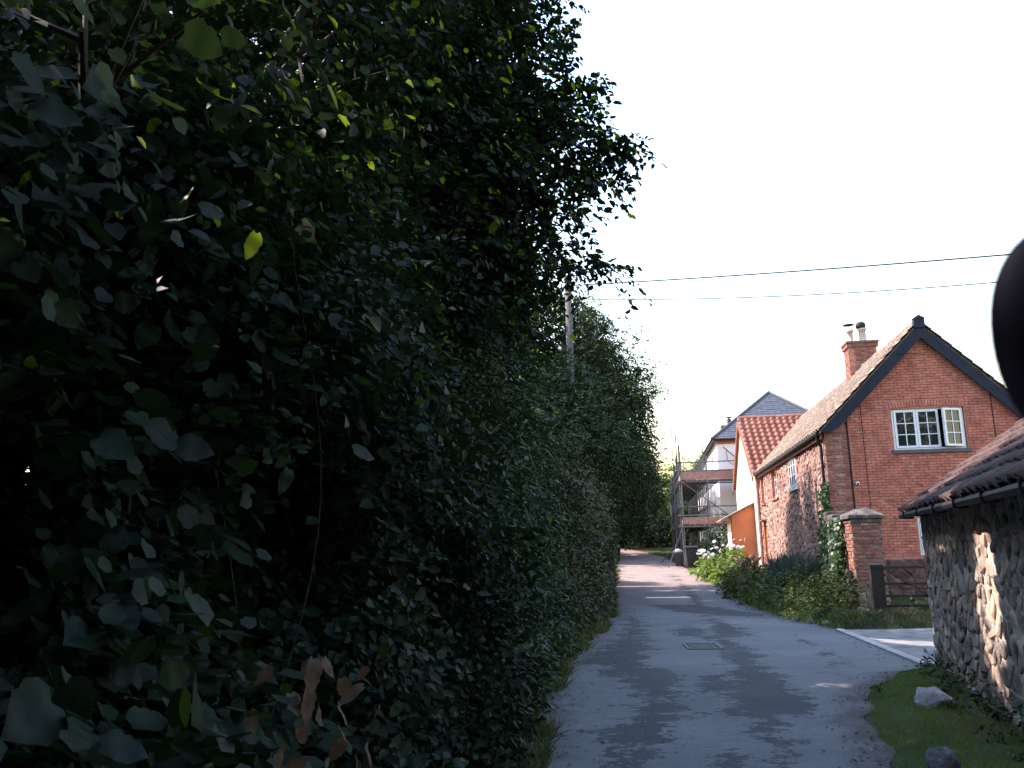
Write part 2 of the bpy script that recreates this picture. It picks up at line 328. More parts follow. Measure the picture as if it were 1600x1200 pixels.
def grid_mesh(name, X, Y, Z, m, attrs=None, kind='structure'):
    ny, nx = X.shape; co = np.stack([X, Y, Z], -1).reshape(-1, 3)
    i = np.arange(ny * nx).reshape(ny, nx); q = np.stack([i[:-1, :-1], i[:-1, 1:], i[1:, 1:], i[1:, :-1]], -1).reshape(-1, 4)
    me = bpy.data.meshes.new(name); me.vertices.add(len(co)); me.vertices.foreach_set('co', co.ravel())
    me.loops.add(q.size); me.loops.foreach_set('vertex_index', q.ravel()); me.polygons.add(len(q)); me.polygons.foreach_set('loop_start', np.arange(0, q.size, 4))
    me.update(calc_edges=True); me.validate()
    for k, v in (attrs or {}).items():
        a = me.attributes.new(k, 'FLOAT', 'POINT'); a.data.foreach_set('value', v.ravel().astype(np.float32))
    me.materials.append(m); me.shade_smooth(); o = link(bpy.data.objects.new(name, me)); o['kind'] = kind; return o
xs = np.concatenate([np.linspace(-400, -10, 24)[:-1], np.arange(-10, 18, .25), np.linspace(18, 400, 26)])
ys = np.concatenate([np.linspace(-120, -4, 12)[:-1], np.arange(-4, 62, .25), np.linspace(62, 600, 40)])
X, Y = np.meshgrid(xs, ys); Z = terrain(X, Y)
near = (np.abs(X) < 20) & (Y < 62) & ((X < interp(LK, Y) - .15) | (X > interp(RK, Y) + .15))
Z = Z + near * (.03 * np.sin(X * 3.1 + Y * 1.3) * np.sin(Y * 2.7 - X) - .01)
grid_mesh('ground', X, Y, Z, M['ground'])

PATCH = [
[(4.53,20.84),(4.49,19.45),(4.47,17.69),(4.45,16.23),(3.85,15.48),(3.73,14.37),(3.69,13.41),(3.49,12.09),(3.26,11.43),(3.34,10.81),(3.20,10.11),(3.15,9.49),(2.99,8.95),(2.92,8.58),(2.70,8.37),(2.49,8.17),(2.30,7.98),(2.24,7.51),(2.1,6.6),(2.0,4),(1.7,4),(1.90,6.67),(2.07,7.43),(2.01,7.53),(2.13,7.99),(2.11,8.42),(2.19,8.89),(2.23,9.43),(2.45,10.02),(2.80,11.48),(3.09,12.92),(3.52,15.53),(4.12,18.31)],
[(2.68,20.51),(2.78,18.57),(2.36,16.14),(2.18,13.94),(1.81,12.30),(2.07,11.15),(1.91,10.08),(1.74,9.48),(1.59,8.47),(1.38,8.05),(1.21,7.33),(1.09,6.6),(0.9,4),(.3,4),(0.74,6.74),(0.88,7.27),(0.74,7.62),(0.72,8.01),(1.03,8.40),(1.06,9.00),(1.48,9.80),(1.31,10.14),(1.31,11.04),(1.15,11.46),(1.25,12.13),(0.80,12.43),(1.27,13.75),(1.78,15.41),(2.23,17.58)],
[(2.10,10.57),(2.34,11.12),(2.75,11.28),(2.38,9.71),(2.11,9.74),(2.00,10.07)],
[(1.64,7.13),(1.75,7.20),(1.76,6.89),(1.67,6.5),(1.55,6.5)],
[(2.91,16.72),(3.67,18.12),(3.77,16.81),(3.43,15.15),(2.97,15.83)],
[(5.05,16.12),(4.94,14.19),(4.41,11.97),(4.25,11.64),(4.58,13.28),(4.91,14.91)],
[(0.26,7.57),(0.36,7.84),(0.36,7.56),(0.28,7.15),(0.19,7.16)],
[(3.62,24.06),(5.16,23.67),(5.95,20.52),(5.77,19.19),(4.56,20.46),(3.88,21.76)],
[(7.46,40.77),(7.6,39.30),(4.9,21.16),(4.50,20.84)]]
ys = np.concatenate([np.arange(-10, 30, .12), np.arange(30, 95, .35)])
t = np.linspace(0, 1, 72)[None, :]
Y = np.repeat(ys[:, None], 72, 1); wob = .05 * np.sin(Y * 2.3) + .04 * np.sin(Y * 5.9 + 1)
Lx = interp(LK, Y) - .3; Rx = interp(RK, Y) + .04 * np.sin(Y * 3.7) + .03 * np.sin(Y * 7.1 + 2)
X = Lx + (Rx - Lx) * t
patch = np.full(X.shape, 9.0)
for i, p in enumerate(PATCH):
    shrink = .05 if i in (0, 1) else .10
    patch = np.minimum(patch, sdf(X, Y, p) + shrink)
edge = np.minimum(X - interp(LK, Y) + .1, np.where((Y < 11.3) | (Y > 16.6), (Rx - X) * 1.3, 9))
gravel = sm(27, 37, Y)
grid_mesh('road', X, Y, g(Y) + .015, M['road'], dict(patch=patch, edge=edge, gravel=gravel))

# concrete drive with a kerb strip across its mouth
drv = MB(); K0, K1 = Vector((5.58, 11.66, 0)), Vector((6.24, 16.45, 0))
n = 14
vs = []; fs = []
for i in range(n + 1):
    a = K0.lerp(K1, i / n)
    for j in range(n + 1):
        b = Vector((14.5, 10.0, 0)).lerp(Vector((14.5, 16.9, 0)), i / n); p = a.lerp(b, j / n); vs.append((p.x, p.y, .03 + .02 * j / n))
for i in range(n):
    for j in range(n): q = i * (n + 1) + j; fs.append((q, q + 1, q + n + 2, q + n + 1))
drv.add(vs, fs, .3).build('driveway', M['concrete'], kind='structure')
kd = (K1 - K0).normalized(); kn = Vector((kd.y, -kd.x, 0))
L_ = (K1 - K0).length; nk = 6
kerbp = thing('kerb', 'pale concrete kerb strip flush across the mouth of the drive', 'kerb', K0)
for i in range(nk):
    a = kd * (i * L_ / nk + .006); b = kd * ((i + 1) * L_ / nk - .006)
    k = MB().beam(a + Vector((0, 0, .0)) - kn * .08, b - kn * .08, .15, .09).build('kerb_stone', M['kerb'], kerbp); bevel(k, .012)

# ------------------------------------------------------------------ foliage machinery
FLECKS = [(q[:3], q[3]) for q in (
(-2.4, 5.39, 5.44, 0.18),
(-2.08, 5.26, 5.22, 0.18),
(-2.31, 5.67, 5.31, 0.18),
(-1.63, 5.18, 5.33, 0.1),
(-1.84, 6.19, 5.84, 0.14),
(-1.49, 5.41, 5.24, 0.1),
(-1.37, 5.33, 5.0, 0.18),
(-1.34, 5.66, 5.35, 0.18),
(-1.42, 5.67, 5.6, 0.18),
(-1.7, 6.13, 5.17, 0.1),
(-2.03, 5.86, 5.24, 0.18),
(-1.31, 7.07, 6.25, 0.1),
(-0.7, 7.41, 6.78, 0.1),
(-0.76, 6.79, 6.1, 0.18),
(-1.11, 5.15, 5.13, 0.1),
(-2.32, 6.09, 5.96, 0.14),
(-1.69, 5.67, 5.11, 0.18),
(-0.99, 7.7, 5.98, 0.14),
(-1.27, 7.46, 5.5, 0.14),
(0.05, 7.07, 6.0, 0.18),
(-1.0, 6.6, 4.39, 0.12),
(-0.49, 7.0, 4.51, 0.12),
(-1.36, 3.2, 2.68, 0.12),
(-1.01, 3.0, 2.77, 0.12),
(-1.11, 2.2, 2.32, 0.12),
(0.59, 14.0, 5.91, 0.3),
(2.99, 27.5, 6.07, 0.3),
(3.37, 27.2, 5.58, 0.3),
(3.26, 27.0, 6.09, 0.3),
(-0.28, 12.0, 4.33, 0.3))]
def sunlit_cut(P):
    """True where a leaf would stand in one of the gaps through which the evening sun reaches the lane and walls"""
    P = np.asarray(P); Sv = np.array(S); cut = np.zeros(len(P), bool)
    jit = RNG.normal(0, .10, (len(P), 2))
    def on_plane(fr):
        un = fr.u; s = ((P[:, :2] - fr.o) @ un) / (Sv[:2] @ un); hit = P - s[:, None] * Sv; return s, (hit[:, :2] - fr.o) @ fr.v, hit[:, 2]
    s, v, z = on_plane(HF)
    big = RNG.normal(0, .22, len(P))
    cut |= (s > .05) & inpoly(v + jit[:, 0] + big * .5, z + jit[:, 1], [(9.4, 0), (8.6, 2.4), (6.2, 3.1), (5.2, 3.8), (3.6, 3.5), (2.2, 4.1), (.5, 4.2), (-1.2, 4.9), (-2.0, 9), (23.2, 9), (23.2, 0)])
    s, v, z = on_plane(BF)
    cut |= (s > .05) & inpoly(v + jit[:, 0] * .35, z + jit[:, 1], [(-3.5, 2.1), (-4.15, 2.1), (-4.25, .7), (-4.0, .15), (-3.5, .15), (-3.0, .7)])
    def on_ground(z0): s = (P[:, 2] - z0) / Sv[2]; h = P - s[:, None] * Sv; return s, h[:, 0], h[:, 1]
    s, x, y = on_ground(.25)
    cut |= (s > .05) & inpoly(x + jit[:, 0], y + jit[:, 1] * 2, [(2, 37.5), (4, 46.5), (10.2, 46.5), (9.3, 36.3), (7, 36.8)])
    s, x, y = on_ground(.9)
    cut |= (s > .05) & inpoly(x + jit[:, 0], y + jit[:, 1], [(7.0, 33.6), (10.2, 33.6), (10.2, 40), (7.0, 40)])
    s, x, y = on_ground(.08)
    for q in ([(4.0, 26.6), (5.6, 26.4), (5.6, 27.0), (4.0, 27.1)], [(4.6, 29.6), (6.2, 29.3), (6.2, 29.9), (4.6, 30.1)], [(3.4, 32.4), (6.3, 32.0), (6.3, 32.7), (3.4, 33)],
              [(5.9, 15.1), (6.7, 14.3), (8, 13.2), (8, 12.3), (6.5, 13.3), (5.95, 14.2)]):
        cut |= (s > .05) & inpoly(x + jit[:, 0] * .5, y + jit[:, 1] * .3, q)
    Pf = P.astype(np.float32); Sf = np.array(S, np.float32); rad2 = RNG.uniform(.56, 1.44, len(P)).astype(np.float32)
    for q, rad in FLECKS:
        d = Pf - np.array(q, np.float32); s = d @ Sf; off2 = np.einsum('ij,ij->i', d, d) - s * s; cut |= (s > .10) & (off2 < rad2 * rad * rad)
    return cut
PENDING = []
def leaf_shape(kind):
    if kind == 'lobed':
        o = [(0, 0), (.27, -.06), (.46, .16), (.44, .38), (.47, .60), (.24, .78), (0, 1.0), (-.26, .76), (-.44, .62), (-.45, .36), (-.47, .18), (-.25, -.07)]
        v = [(0, .35, -.02)] + [(x, y, .10 * abs(x) - .12 * max(0, y - .5)) for x, y in o]
        f = [(0, i + 1, (i + 1) % 12 + 1) for i in range(12)]
    elif kind == 'ovate':
        v = [(0, 0, 0), (.30, .25, .06), (.27, .62, .04), (0, 1, -.10), (-.27, .62, .04), (-.30, .25, .06)]
        f = [(0, 1, 2), (0, 2, 3), (0, 3, 4), (0, 4, 5)]
    elif kind == 'narrow':
        v = [(0, 0, 0), (.17, .45, .03), (0, 1, -.10), (-.17, .45, .03)]; f = [(0, 1, 2), (0, 2, 3)]
    elif kind == 'blade':
        v = [(-.035, 0, 0), (.035, 0, 0), (.025, .55, .03), (-.025, .55, .03), (0, 1, .22)]; f = [(0, 1, 2), (0, 2, 3), (3, 2, 4)]
    else:
        v = [(0, 0, 0), (.34, .45, .05), (0, 1, -.06), (-.34, .45, .05)]; f = [(0, 1, 2), (0, 2, 3)]
    return np.array(v, float), np.array(f, int)
_leafmesh = {}
def leaf_fine(kind):
    n = 9; wd = .47 if kind == 'lobed' else .30; v = []; f = []; rnd = random.Random(4)
    for i in range(n + 1):
        t = i / n; w = wd * math.sin(math.pi * min(1, t * .94 + .06) ** .72) ** .8 if 0 < i < n else (wd * .45 if i == 0 else .005)
        w *= 1 + (.07 if i % 2 else -.06) + rnd.uniform(-.04, .04); y = t - (.06 if i == 0 else 0); zc = -.16 * t * t + .03 * math.sin(t * 9)
        v += [(-w, y - .02, zc + .16 * w + rnd.uniform(-.012, .012)), (0, t, zc - .015), (w, y - .02, zc + .16 * w + rnd.uniform(-.012, .012))]
    for i in range(n):
        a = i * 3; f += [(a, a + 1, a + 4, a + 3), (a + 1, a + 2, a + 5, a + 4)]
    return v, f
def leaf_mesh(kind, m, tint=None):
    tint = random.random() if tint is None else tint; tv = min(.90, int(tint * 8) / 8 + .02) if tint < .925 else .98
    k = (kind, m.name, tv)
    if k not in _leafmesh:
        v, f = leaf_fine(kind) if kind in ('lobed', 'ovate') else [q.tolist() for q in leaf_shape(kind)]; me = bpy.data.meshes.new('leaf'); me.from_pydata(v, [], f); me.materials.append(m); me.shade_smooth()
        a = me.attributes.new('tint', 'FLOAT', 'POINT'); a.data.foreach_set('value', [tv] * len(v)); _leafmesh[k] = me
    return _leafmesh[k]
def frames(D, Nn):
    y = D / np.linalg.norm(D, axis=1, keepdims=True); x = np.cross(y, Nn); x /= np.linalg.norm(x, axis=1, keepdims=True) + 1e-9; z = np.cross(x, y)
    return np.stack([x, y, z], -1)
def cloud_mesh(name, P, F, size, kind, m, origin, tint=None):
    v, f = leaf_shape(kind); n, k = len(P), len(v)
    co = (np.einsum('nij,kj->nki', F, v) * size[:, None, None] + P[:, None, :] - np.array(origin)).reshape(-1, 3).astype(np.float32)
    q = (f[None] + (np.arange(n) * k)[:, None, None]).reshape(-1, 3)
    me = bpy.data.meshes.new(name); me.vertices.add(len(co)); me.vertices.foreach_set('co', co.ravel())
    me.loops.add(q.size); me.loops.foreach_set('vertex_index', q.ravel().astype(np.int32)); me.polygons.add(len(q)); me.polygons.foreach_set('loop_start', np.arange(0, q.size, 3, dtype=np.int32))
    me.update(calc_edges=True)
    tn = RNG.random(n) if tint is None else tint
    a = me.attributes.new('tint', 'FLOAT', 'POINT'); a.data.foreach_set('value', np.repeat(tn, k).astype(np.float32)); me.materials.append(m); return me
CM = np.array(camo.matrix_world.inverted())
def in_view(P, pad=1.03):
    q = np.c_[P, np.ones(len(P))] @ CM.T; w = -q[:, 2]
    return (w > .15) & (np.abs(q[:, 0]) < w * .6184 * pad) & (np.abs(q[:, 1]) < w * .4637 * pad), w
def put_leaves(owner, P, F, size, kind, m, origin, parts=0, stuff_name='foliage', leaf_name='leaf', cut=True, now=False, tint=None):
    tint = RNG.random(len(P)) if tint is None else tint
    if cut and not now: PENDING.append((owner, P, F, size, kind, m, origin, parts, stuff_name, leaf_name, tint)); return
    if cut: k = ~sunlit_cut(P); P, F, size, tint = P[k], F[k], size[k], tint[k]
    P0 = P; rest = np.ones(len(P), bool)
    if parts:
        vis, w = in_view(P); face = np.abs(np.einsum('ni,ni->n', F[:, :, 2], (P - np.array(EYE)) / np.linalg.norm(P - np.array(EYE), axis=1, keepdims=True)))
        score = np.where(vis, size / np.maximum(w, .1) * (.25 + face), 0); idx = np.argsort(-score)[:parts]; idx = idx[score[idx] > 0]
        for i in idx:
            me = leaf_mesh(kind, m, tint[i])
            mw = Matrix(((*(F[i, 0] * size[i]), P[i, 0] - origin[0]), (*(F[i, 1] * size[i]), P[i, 1] - origin[1]), (*(F[i, 2] * size[i]), P[i, 2] - origin[2]), (0, 0, 0, 1)))
            inst(leaf_name, me, owner, mw)
        rest[idx] = False
    o = link(bpy.data.objects.new(stuff_name, cloud_mesh(stuff_name, P[rest], F[rest], size[rest], kind, m, origin, tint[rest])), owner); o['kind'] = 'stuff'
    return o
def twigs(O, D, length, per, size, droop=.25, spread=.9, up=.8):
    """leaves set alternately along curved twigs starting at O in direction D"""
    n = len(O); t = (np.arange(per)[None, :] + RNG.random((n, per)) * .6) / per; t = .12 + .88 * t
    ln = length * RNG.uniform(.6, 1.3, n)
    P = O[:, None, :] + D[:, None, :] * (t * ln[:, None])[..., None]; P[..., 2] -= droop * t ** 2 * ln[:, None]
    side = np.cross(D, RNG.normal(0, .35, (n, 3)) + [0, 0, 1]); side /= np.linalg.norm(side, axis=1, keepdims=True) + 1e-9
    sg = np.where(np.arange(per) % 2 == 0, 1, -1)[None, :, None]
    LD = D[:, None, :] * .6 + side[:, None, :] * sg * spread + RNG.normal(0, .22, (n, per, 3)); LD[..., 2] -= .35
    Nn = RNG.normal(0, .2, (n, per, 3)) + RNG.normal(0, .34, (n, 1, 3)) + D[:, None, :] * .35; Nn[..., 0] += .25; Nn[..., 2] += up
    P = P.reshape(-1, 3); F = frames(LD.reshape(-1, 3), Nn.reshape(-1, 3)); sz = size * np.clip(RNG.lognormal(-.08, .3, len(P)), .45, 1.7); return P, F, sz
def ball(n, c, r, shell=.45):
    d = RNG.normal(0, 1, (n, 3)); d /= np.linalg.norm(d, axis=1, keepdims=True); q = RNG.random(n) ** shell
    return np.array(c) + d * q[:, None] * np.array(r), d
def crown_cloud(blobs, size, length, per, dens=1.0, droop=.25, outward=.8, up=.8):
    Ps, Fs, Ss = [], [], []
    for b in blobs:
        c = b[:3]; r = np.array(b[3:6]) if len(b) >= 6 else np.array([b[3]] * 3)
        area = 4 * math.pi * (np.prod(r) ** (2 / 3)); n = int(dens * area * 2.0 / (size * size * .5) / per) + 3
        O, d = ball(n, c, r * np.array([.92, .92, .92])); D = d * outward + RNG.normal(0, .6, (n, 3)); D /= np.linalg.norm(D, axis=1, keepdims=True)
        P, F, s_ = twigs(O, D, length, per, size, droop, up=up); Ps.append(P); Fs.append(F); Ss.append(s_)
    return np.concatenate(Ps), np.concatenate(Fs), np.concatenate(Ss)
def limb_mesh(base, blobs, trunk_r, origin, bends=.25):
    mb = MB(); base = Vector(base) - Vector(origin); cs = [Vector(b[:3]) - Vector(origin) for b in blobs]
    top = sum(cs, Vector()) / len(cs); mid = base.lerp(top, .45) + Vector((random.uniform(-.2, .2), random.uniform(-.2, .2), 0))
    mb.tube([base - Vector((0, 0, .3)), base + Vector((0, 0, .1)), base.lerp(mid, .5), mid], [trunk_r * 1.35, trunk_r * 1.1, trunk_r * .9, trunk_r * .7], 8, .5)
    lb = MB()
    for c in cs:
        k = mid.lerp(c, .5) + Vector((random.uniform(-bends, bends), random.uniform(-bends, bends), random.uniform(0, bends)))
        lb.tube([mid, k, c], [trunk_r * .5, trunk_r * .3, trunk_r * .1], 6, .5)
        for j in range(5):
            e = c + Vector((random.gauss(0, .3), random.gauss(0, .3), random.gauss(.1, .3))); lb.tube([k.lerp(c, random.uniform(.3, 1)), e], [trunk_r * .12, .006], 4, .5)
    return mb, lb
def tree(label, base, blobs, size, kind, m, length=.5, per=8, dens=1.0, parts=0, trunk_r=.16, droop=.25, extra=None, group=None, name='tree'):
    base = (base[0], base[1], gz(base[0], base[1]) if len(base) < 3 else base[2])
    t = thing(name, label, 'tree', base, 0, group)
    a, b = limb_mesh(base, blobs, trunk_r, base); a.build('trunk', M['bark'], t); b.build('limb', M['bark'], t, kind=None)
    P, F, s_ = crown_cloud(blobs, size, length, per, dens, droop)
    if extra is not None:
        P = np.concatenate([P, extra[0]]); F = np.concatenate([F, extra[1]]); s_ = np.concatenate([s_, extra[2]])
    put_leaves(t, P, F, s_, kind, m, base, parts, 'crown'); return t

# ------------------------------------------------------------------ masonry helpers
def voronoi(seeds, lo, hi):
    seeds = np.array(seeds); cells = []
    for i, s_ in enumerate(seeds):
        d = ((seeds - s_) ** 2).sum(1); nb = np.argsort(d)[1:20]
        poly = [np.array(p, float) for p in ((lo[0], lo[1]), (hi[0], lo[1]), (hi[0], hi[1]), (lo[0], hi[1]))]
        for j in nb:
            mpt = (seeds[j] + s_) / 2; nn = seeds[j] - s_; out = []
            dist = [float((p - mpt) @ nn) for p in poly]
            for a in range(len(poly)):
                b = (a + 1) % len(poly)
                if dist[a] <= 0: out.append(poly[a])
                if (dist[a] < 0) != (dist[b] < 0) and dist[a] != dist[b]: out.append(poly[a] + (poly[b] - poly[a]) * (dist[a] / (dist[a] - dist[b])))
            poly = out
            if len(poly) < 3: break
        if len(poly) >= 3: cells.append(np.array(poly))
    return cells
def rubble_seeds(lo, hi, w, h, jit=.32):
    out = []; z = lo[1] + h * .4; k = 0
    while z < hi[1]:
        a = lo[0] + w * random.uniform(.1, .6)
        while a < hi[0]:
            out.append((a, z + random.uniform(-jit, jit) * h)); a += w * random.choice((.55, .8, 1, 1.1, 1.5))
        z += h * random.uniform(.75, 1.25); k += 1
    return out
def stone_geo(poly, gap, h, place, chaikin=True):
    """one stone, its face bulging out of the wall; place(a,b,h) maps wall coordinates to 3-D"""
    c = poly.mean(0); r = np.linalg.norm(poly - c, axis=1).mean()
    poly = c + (poly - c) * max(.3, 1 - gap / r)
    if chaikin:
        n = len(poly); poly = np.concatenate([[poly[i] * .78 + poly[(i + 1) % n] * .22, poly[i] * .25 + poly[(i + 1) % n] * .75] for i in range(n)])
    n = len(poly); jit = RNG.normal(0, .03 * r, poly.shape); p1 = poly + jit * .6; tilt = RNG.normal(0, .12, 2)
    vs = [place(p[0], p[1], -.02) for p in poly]
    vs += [place(p[0], p[1], h * .6 + (p - c) @ tilt * .5) for p in p1]
    p2 = c + (p1 - c) * .74; vs += [place(p[0], p[1], h + (p - c) @ tilt) for p in p2]
    vs.append(place(c[0], c[1], h * RNG.uniform(.9, 1.25)))
    fs = []
    for i in range(n):
        j = (i + 1) % n; fs += [(i, j, n + j, n + i), (n + i, n + j, 2 * n + j, 2 * n + i), (2 * n + i, 2 * n + j, 3 * n)]
    return vs, fs
def brick_mesh(m, l=.208, h=.064, d=.02, ch=.006):
    mb = MB(); a, b = l / 2, h / 2
    ring = lambda x, z, y: [(-x, y, -z), (x, y, -z), (x, y, z), (-x, y, z)]
    vs = ring(a, b, .01) + ring(a, b, -d + ch) + ring(a - ch, b - ch, -d)
    fs = []
    for k in (0, 4):
        for i in range(4): j = (i + 1) % 4; fs.append((k + i, k + j, k + 4 + j, k + 4 + i))
    fs.append((8, 9, 10, 11)); mb.add(vs, fs, 0.0); return mb.mesh('brick', m), (vs, fs)
def tile_mesh(m, w=.30, l=.42, amp=.045, th=.014, seg=8):
    """a pantile: x across, y up the slope, z out of the roof"""
    mb = MB(); vs = []; top = []
    prof = []
    for i in range(seg + 1):
        x = i / seg
        z = amp * (math.sin(math.pi * min(1, x / .58)) if x < .58 else -.35 * math.sin(math.pi * (x - .58) / .42))
        prof.append(((x - .5) * w * 1.08, z))
    for y, lift in ((0, .034), (l, 0)):
        for x, z in prof: vs.append((x, y, z + lift + th))
    for x, z in prof: vs.append((x, .0, z + .034 - .02))
    n = seg + 1; fs = [(i, i + 1, n + i + 1, n + i) for i in range(seg)] + [(2 * n + i, 2 * n + i + 1, i + 1, i) for i in range(seg)]
    mb.add(vs, fs, 0.0); me = mb.mesh('roof_tile', m, fix=False); me.shade_smooth(); return me, (vs, fs)
def lay(parent, name, me, geo, mats, m, maxparts, stuff_name, key):
    """pieces as parts up to the limit (best key first), the rest joined"""
    order = sorted(range(len(mats)), key=lambda i: key(mats[i])); mb = MB()
    for r_, i in enumerate(order):
        if r_ < maxparts: inst(name, me, parent, mats[i])
        else: mb.add([mats[i] @ Vector(v) for v in geo[0]], geo[1])
    if mb.v:
        b = len(mb.v); mesh = mb.mesh(stuff_name, m, fix=False); o = link(bpy.data.objects.new(stuff_name, mesh), parent); o['kind'] = 'stuff'
        if name == 'roof_tile': mesh.shade_smooth()
def window(parent, u0, u1, z0, z1, y, casements, cols, rows, bar=.05, mun=.022, opening=None, name='window', matframe='pvc_white', axis='x'):
    """casement window: outer frame, leaves with glazing bars, panes; local x across, y outwards negative"""
    root = parent
    def tf(p):
        return p if axis == 'x' else (p[1], p[0], p[2])
    def bx(lo, hi, nm, par, m):
        a, b = tf(lo), tf(hi); lo2 = tuple(min(i, j) for i, j in zip(a, b)); hi2 = tuple(max(i, j) for i, j in zip(a, b)); return MB().box(lo2, hi2).build(nm, m, par)
    fm = M[matframe]; w = MB()
    a, b = [], []
    def rect(mb, x0, x1, zz0, zz1, y0, y1, t):
        for lo, hi in (((x0, y0, zz0), (x1, y1, zz0 + t)), ((x0, y0, zz1 - t), (x1, y1, zz1)), ((x0, y0, zz0 + t), (x0 + t, y1, zz1 - t)), ((x1 - t, y0, zz0 + t), (x1, y1, zz1 - t))):
            p, q = tf(lo), tf(hi); mb.box(tuple(min(i, j) for i, j in zip(p, q)), tuple(max(i, j) for i, j in zip(p, q)))
    rect(w, u0, u1, z0, z1, y, y + .07, bar); wo_ = w.build(name, fm, root)
    iw = (u1 - u0 - 2 * bar); cw = iw / casements
    for c in range(casements):
        x0 = u0 + bar + c * cw; x1 = x0 + cw; s0, s1 = z0 + bar, z1 - bar
        if opening == c: px, mb_y, ang = x1, y - .005, R(24)
        else: px, ang = x0, 0
        mb = MB(); t = .055
        T = (lambda p: p)
        def addrect(x0, x1, a0, a1, y0, y1, t):
            rect(mb, x0, x1, a0, a1, y0, y1, t)
        addrect(x0 + .006, x1 - .006, s0 + .004, s1 - .004, y - .022, y + .05, t)
        gx0, gx1, gz0, gz1 = x0 + .006 + t, x1 - .006 - t, s0 + .004 + t, s1 - .004 - t
        for k in range(1, cols):
            xx = gx0 + (gx1 - gx0) * k / cols; p, q = tf((xx - mun / 2, y - .012, gz0)), tf((xx + mun / 2, y + .03, gz1)); mb.box(tuple(map(min, p, q)), tuple(map(max, p, q)))
        for k in range(1, rows):
            zz = gz0 + (gz1 - gz0) * k / rows; p, q = tf((gx0, y - .0135, zz - mun / 2)), tf((gx1, y + .032, zz + mun / 2)); mb.box(tuple(map(min, p, q)), tuple(map(max, p, q)))
        objs = [mb.build('casement', fm, wo_)]
        for k in range(cols):
            for r_ in range(rows):
                a0 = gx0 + (gx1 - gx0) * k / cols; a1 = gx0 + (gx1 - gx0) * (k + 1) / cols; b0 = gz0 + (gz1 - gz0) * r_ / rows; b1 = gz0 + (gz1 - gz0) * (r_ + 1) / rows
                p, q = tf((a0, y + .008, b0)), tf((a1, y + .016, b1)); objs.append(MB().box(tuple(map(min, p, q)), tuple(map(max, p, q))).build('pane', M['glass'], wo_))
        if ang:
            rot = Matrix.Translation((px, y, 0)) @ Matrix.Rotation(ang, 4, 'Z') @ Matrix.Translation((-px, -y, 0))
            for o in objs: o.matrix_basis = rot @ o.matrix_basis
    return wo_
def wall_plane(mb, axis, c0, c1, lo, hi, holes):
    """solid wall between c0 and c1 on axis, spanning lo..hi (a,z) with rectangular holes"""
    As = sorted({lo[0], hi[0], *[h[0] for h in holes], *[h[1] for h in holes]}); Zs = sorted({lo[1], hi[1], *[h[2] for h in holes], *[h[3] for h in holes]})
    for i in range(len(As) - 1):
        for j in range(len(Zs) - 1):
            a, z = (As[i] + As[i + 1]) / 2, (Zs[j] + Zs[j + 1]) / 2
            if any(h[0] < a < h[1] and h[2] < z < h[3] for h in holes): continue
            if axis == 'y': mb.box((As[i], c0, Zs[j]), (As[i + 1], c1, Zs[j + 1]), .4)
            else: mb.box((c0, As[i], Zs[j]), (c1, As[i + 1], Zs[j + 1]), .4)
    return mb

# ------------------------------------------------------------------ brick cottage
def fthing(name, label, cat, fr, u, v, z, group=None):
    return thing(name, label, cat, fr.w(u, v, z), -fr.a, group)
HZ = .1
cot = fthing('brick_cottage', 'red brick cottage with steep tiled roof and open white gable window', 'house', HF, 0, 0, 0)
GW, GA, GE = 5.36, 7.45, 4.66                                   # gable width, apex and eaves height
zr = lambda u: 4.70 + 1.018 * (u + .12)                         # top of left roof slope
def gable_in(u, z): return z < GE + (GA - GE) * (1 - abs(u - 2.68) / 2.68) - .02
WN = (1.76, 3.61, 4.02, 5.18); GF = (2.14, 3.4, 1.30, 2.26)
mb = wall_plane(MB(), 'y', .0, .28, (0, -.2), (GW, GE), [WN[:2] + (WN[2], GE), GF])
b0 = [(0, GE), (WN[0], GE), (WN[0], GE + (GA - GE) * WN[0] / 2.68)]
mb.prism(b0, 'y', .0, .28, .4); mb.prism([(WN[1], GE), (GW, GE), (WN[1], GE + (GA - GE) * (GW - WN[1]) / 2.68)], 'y', .0, .28, .4)
mb.prism([(WN[0], WN[3]), (WN[1], WN[3]), (WN[1], GE + (GA - GE) * (GW - WN[1]) / 2.68), (2.68, GA), (WN[0], GE + (GA - GE) * WN[0] / 2.68)], 'y', .0, .28, .4)
gwall = mb.build('gable_wall', M['mortar_red'], cot)
bme, bgeo = brick_mesh(M['brick']); hme, hgeo = brick_mesh(M['brick'], l=.098)
mats = []; halves = []; arch = []
z = 1.31; row = 0
while z < GA:
    off = (.109 if row % 2 else 0); u = .60 + .104 + off
    if row % 2 and gable_in(.6, z): halves.append(Matrix.Translation((.60 + .05, 0, z)))
    while u < GW - .1:
        lo, hi = u - .104, u + .104
        def hole(a, b): return any(h[0] - .02 < b and h[1] + .02 > a and h[2] - .04 < z < h[3] + (.25 if h is WN else .04) for h in (WN, GF))
        if gable_in(lo + .05, z) and gable_in(hi - .05, z):
            if not hole(lo, hi): mats.append(Matrix.Translation((u + random.gauss(0, .003), random.uniform(-.003, .003), z)) @ Matrix.Rotation(random.gauss(0, .006), 4, 'Y'))
            else:
                for c in (u - .054, u + .054):
                    if not hole(c - .049, c + .049): halves.append(Matrix.Translation((c, 0, z)))
        u += .218
    z += .0745; row += 1
lay(gwall, 'brick', bme, bgeo, mats, M['brick'], 290, 'brickwork', lambda m: abs(m.translation.x - 2.2) * .8 + abs(m.translation.z - 5.3))
mb = MB()
for h in halves: mb.add([h @ Vector(v) for v in hgeo[0]], hgeo[1])
mb.build('brick_headers', M['brick'], gwall, kind='stuff')
nA = 25                                                           # shallow arch of bricks on end over the window
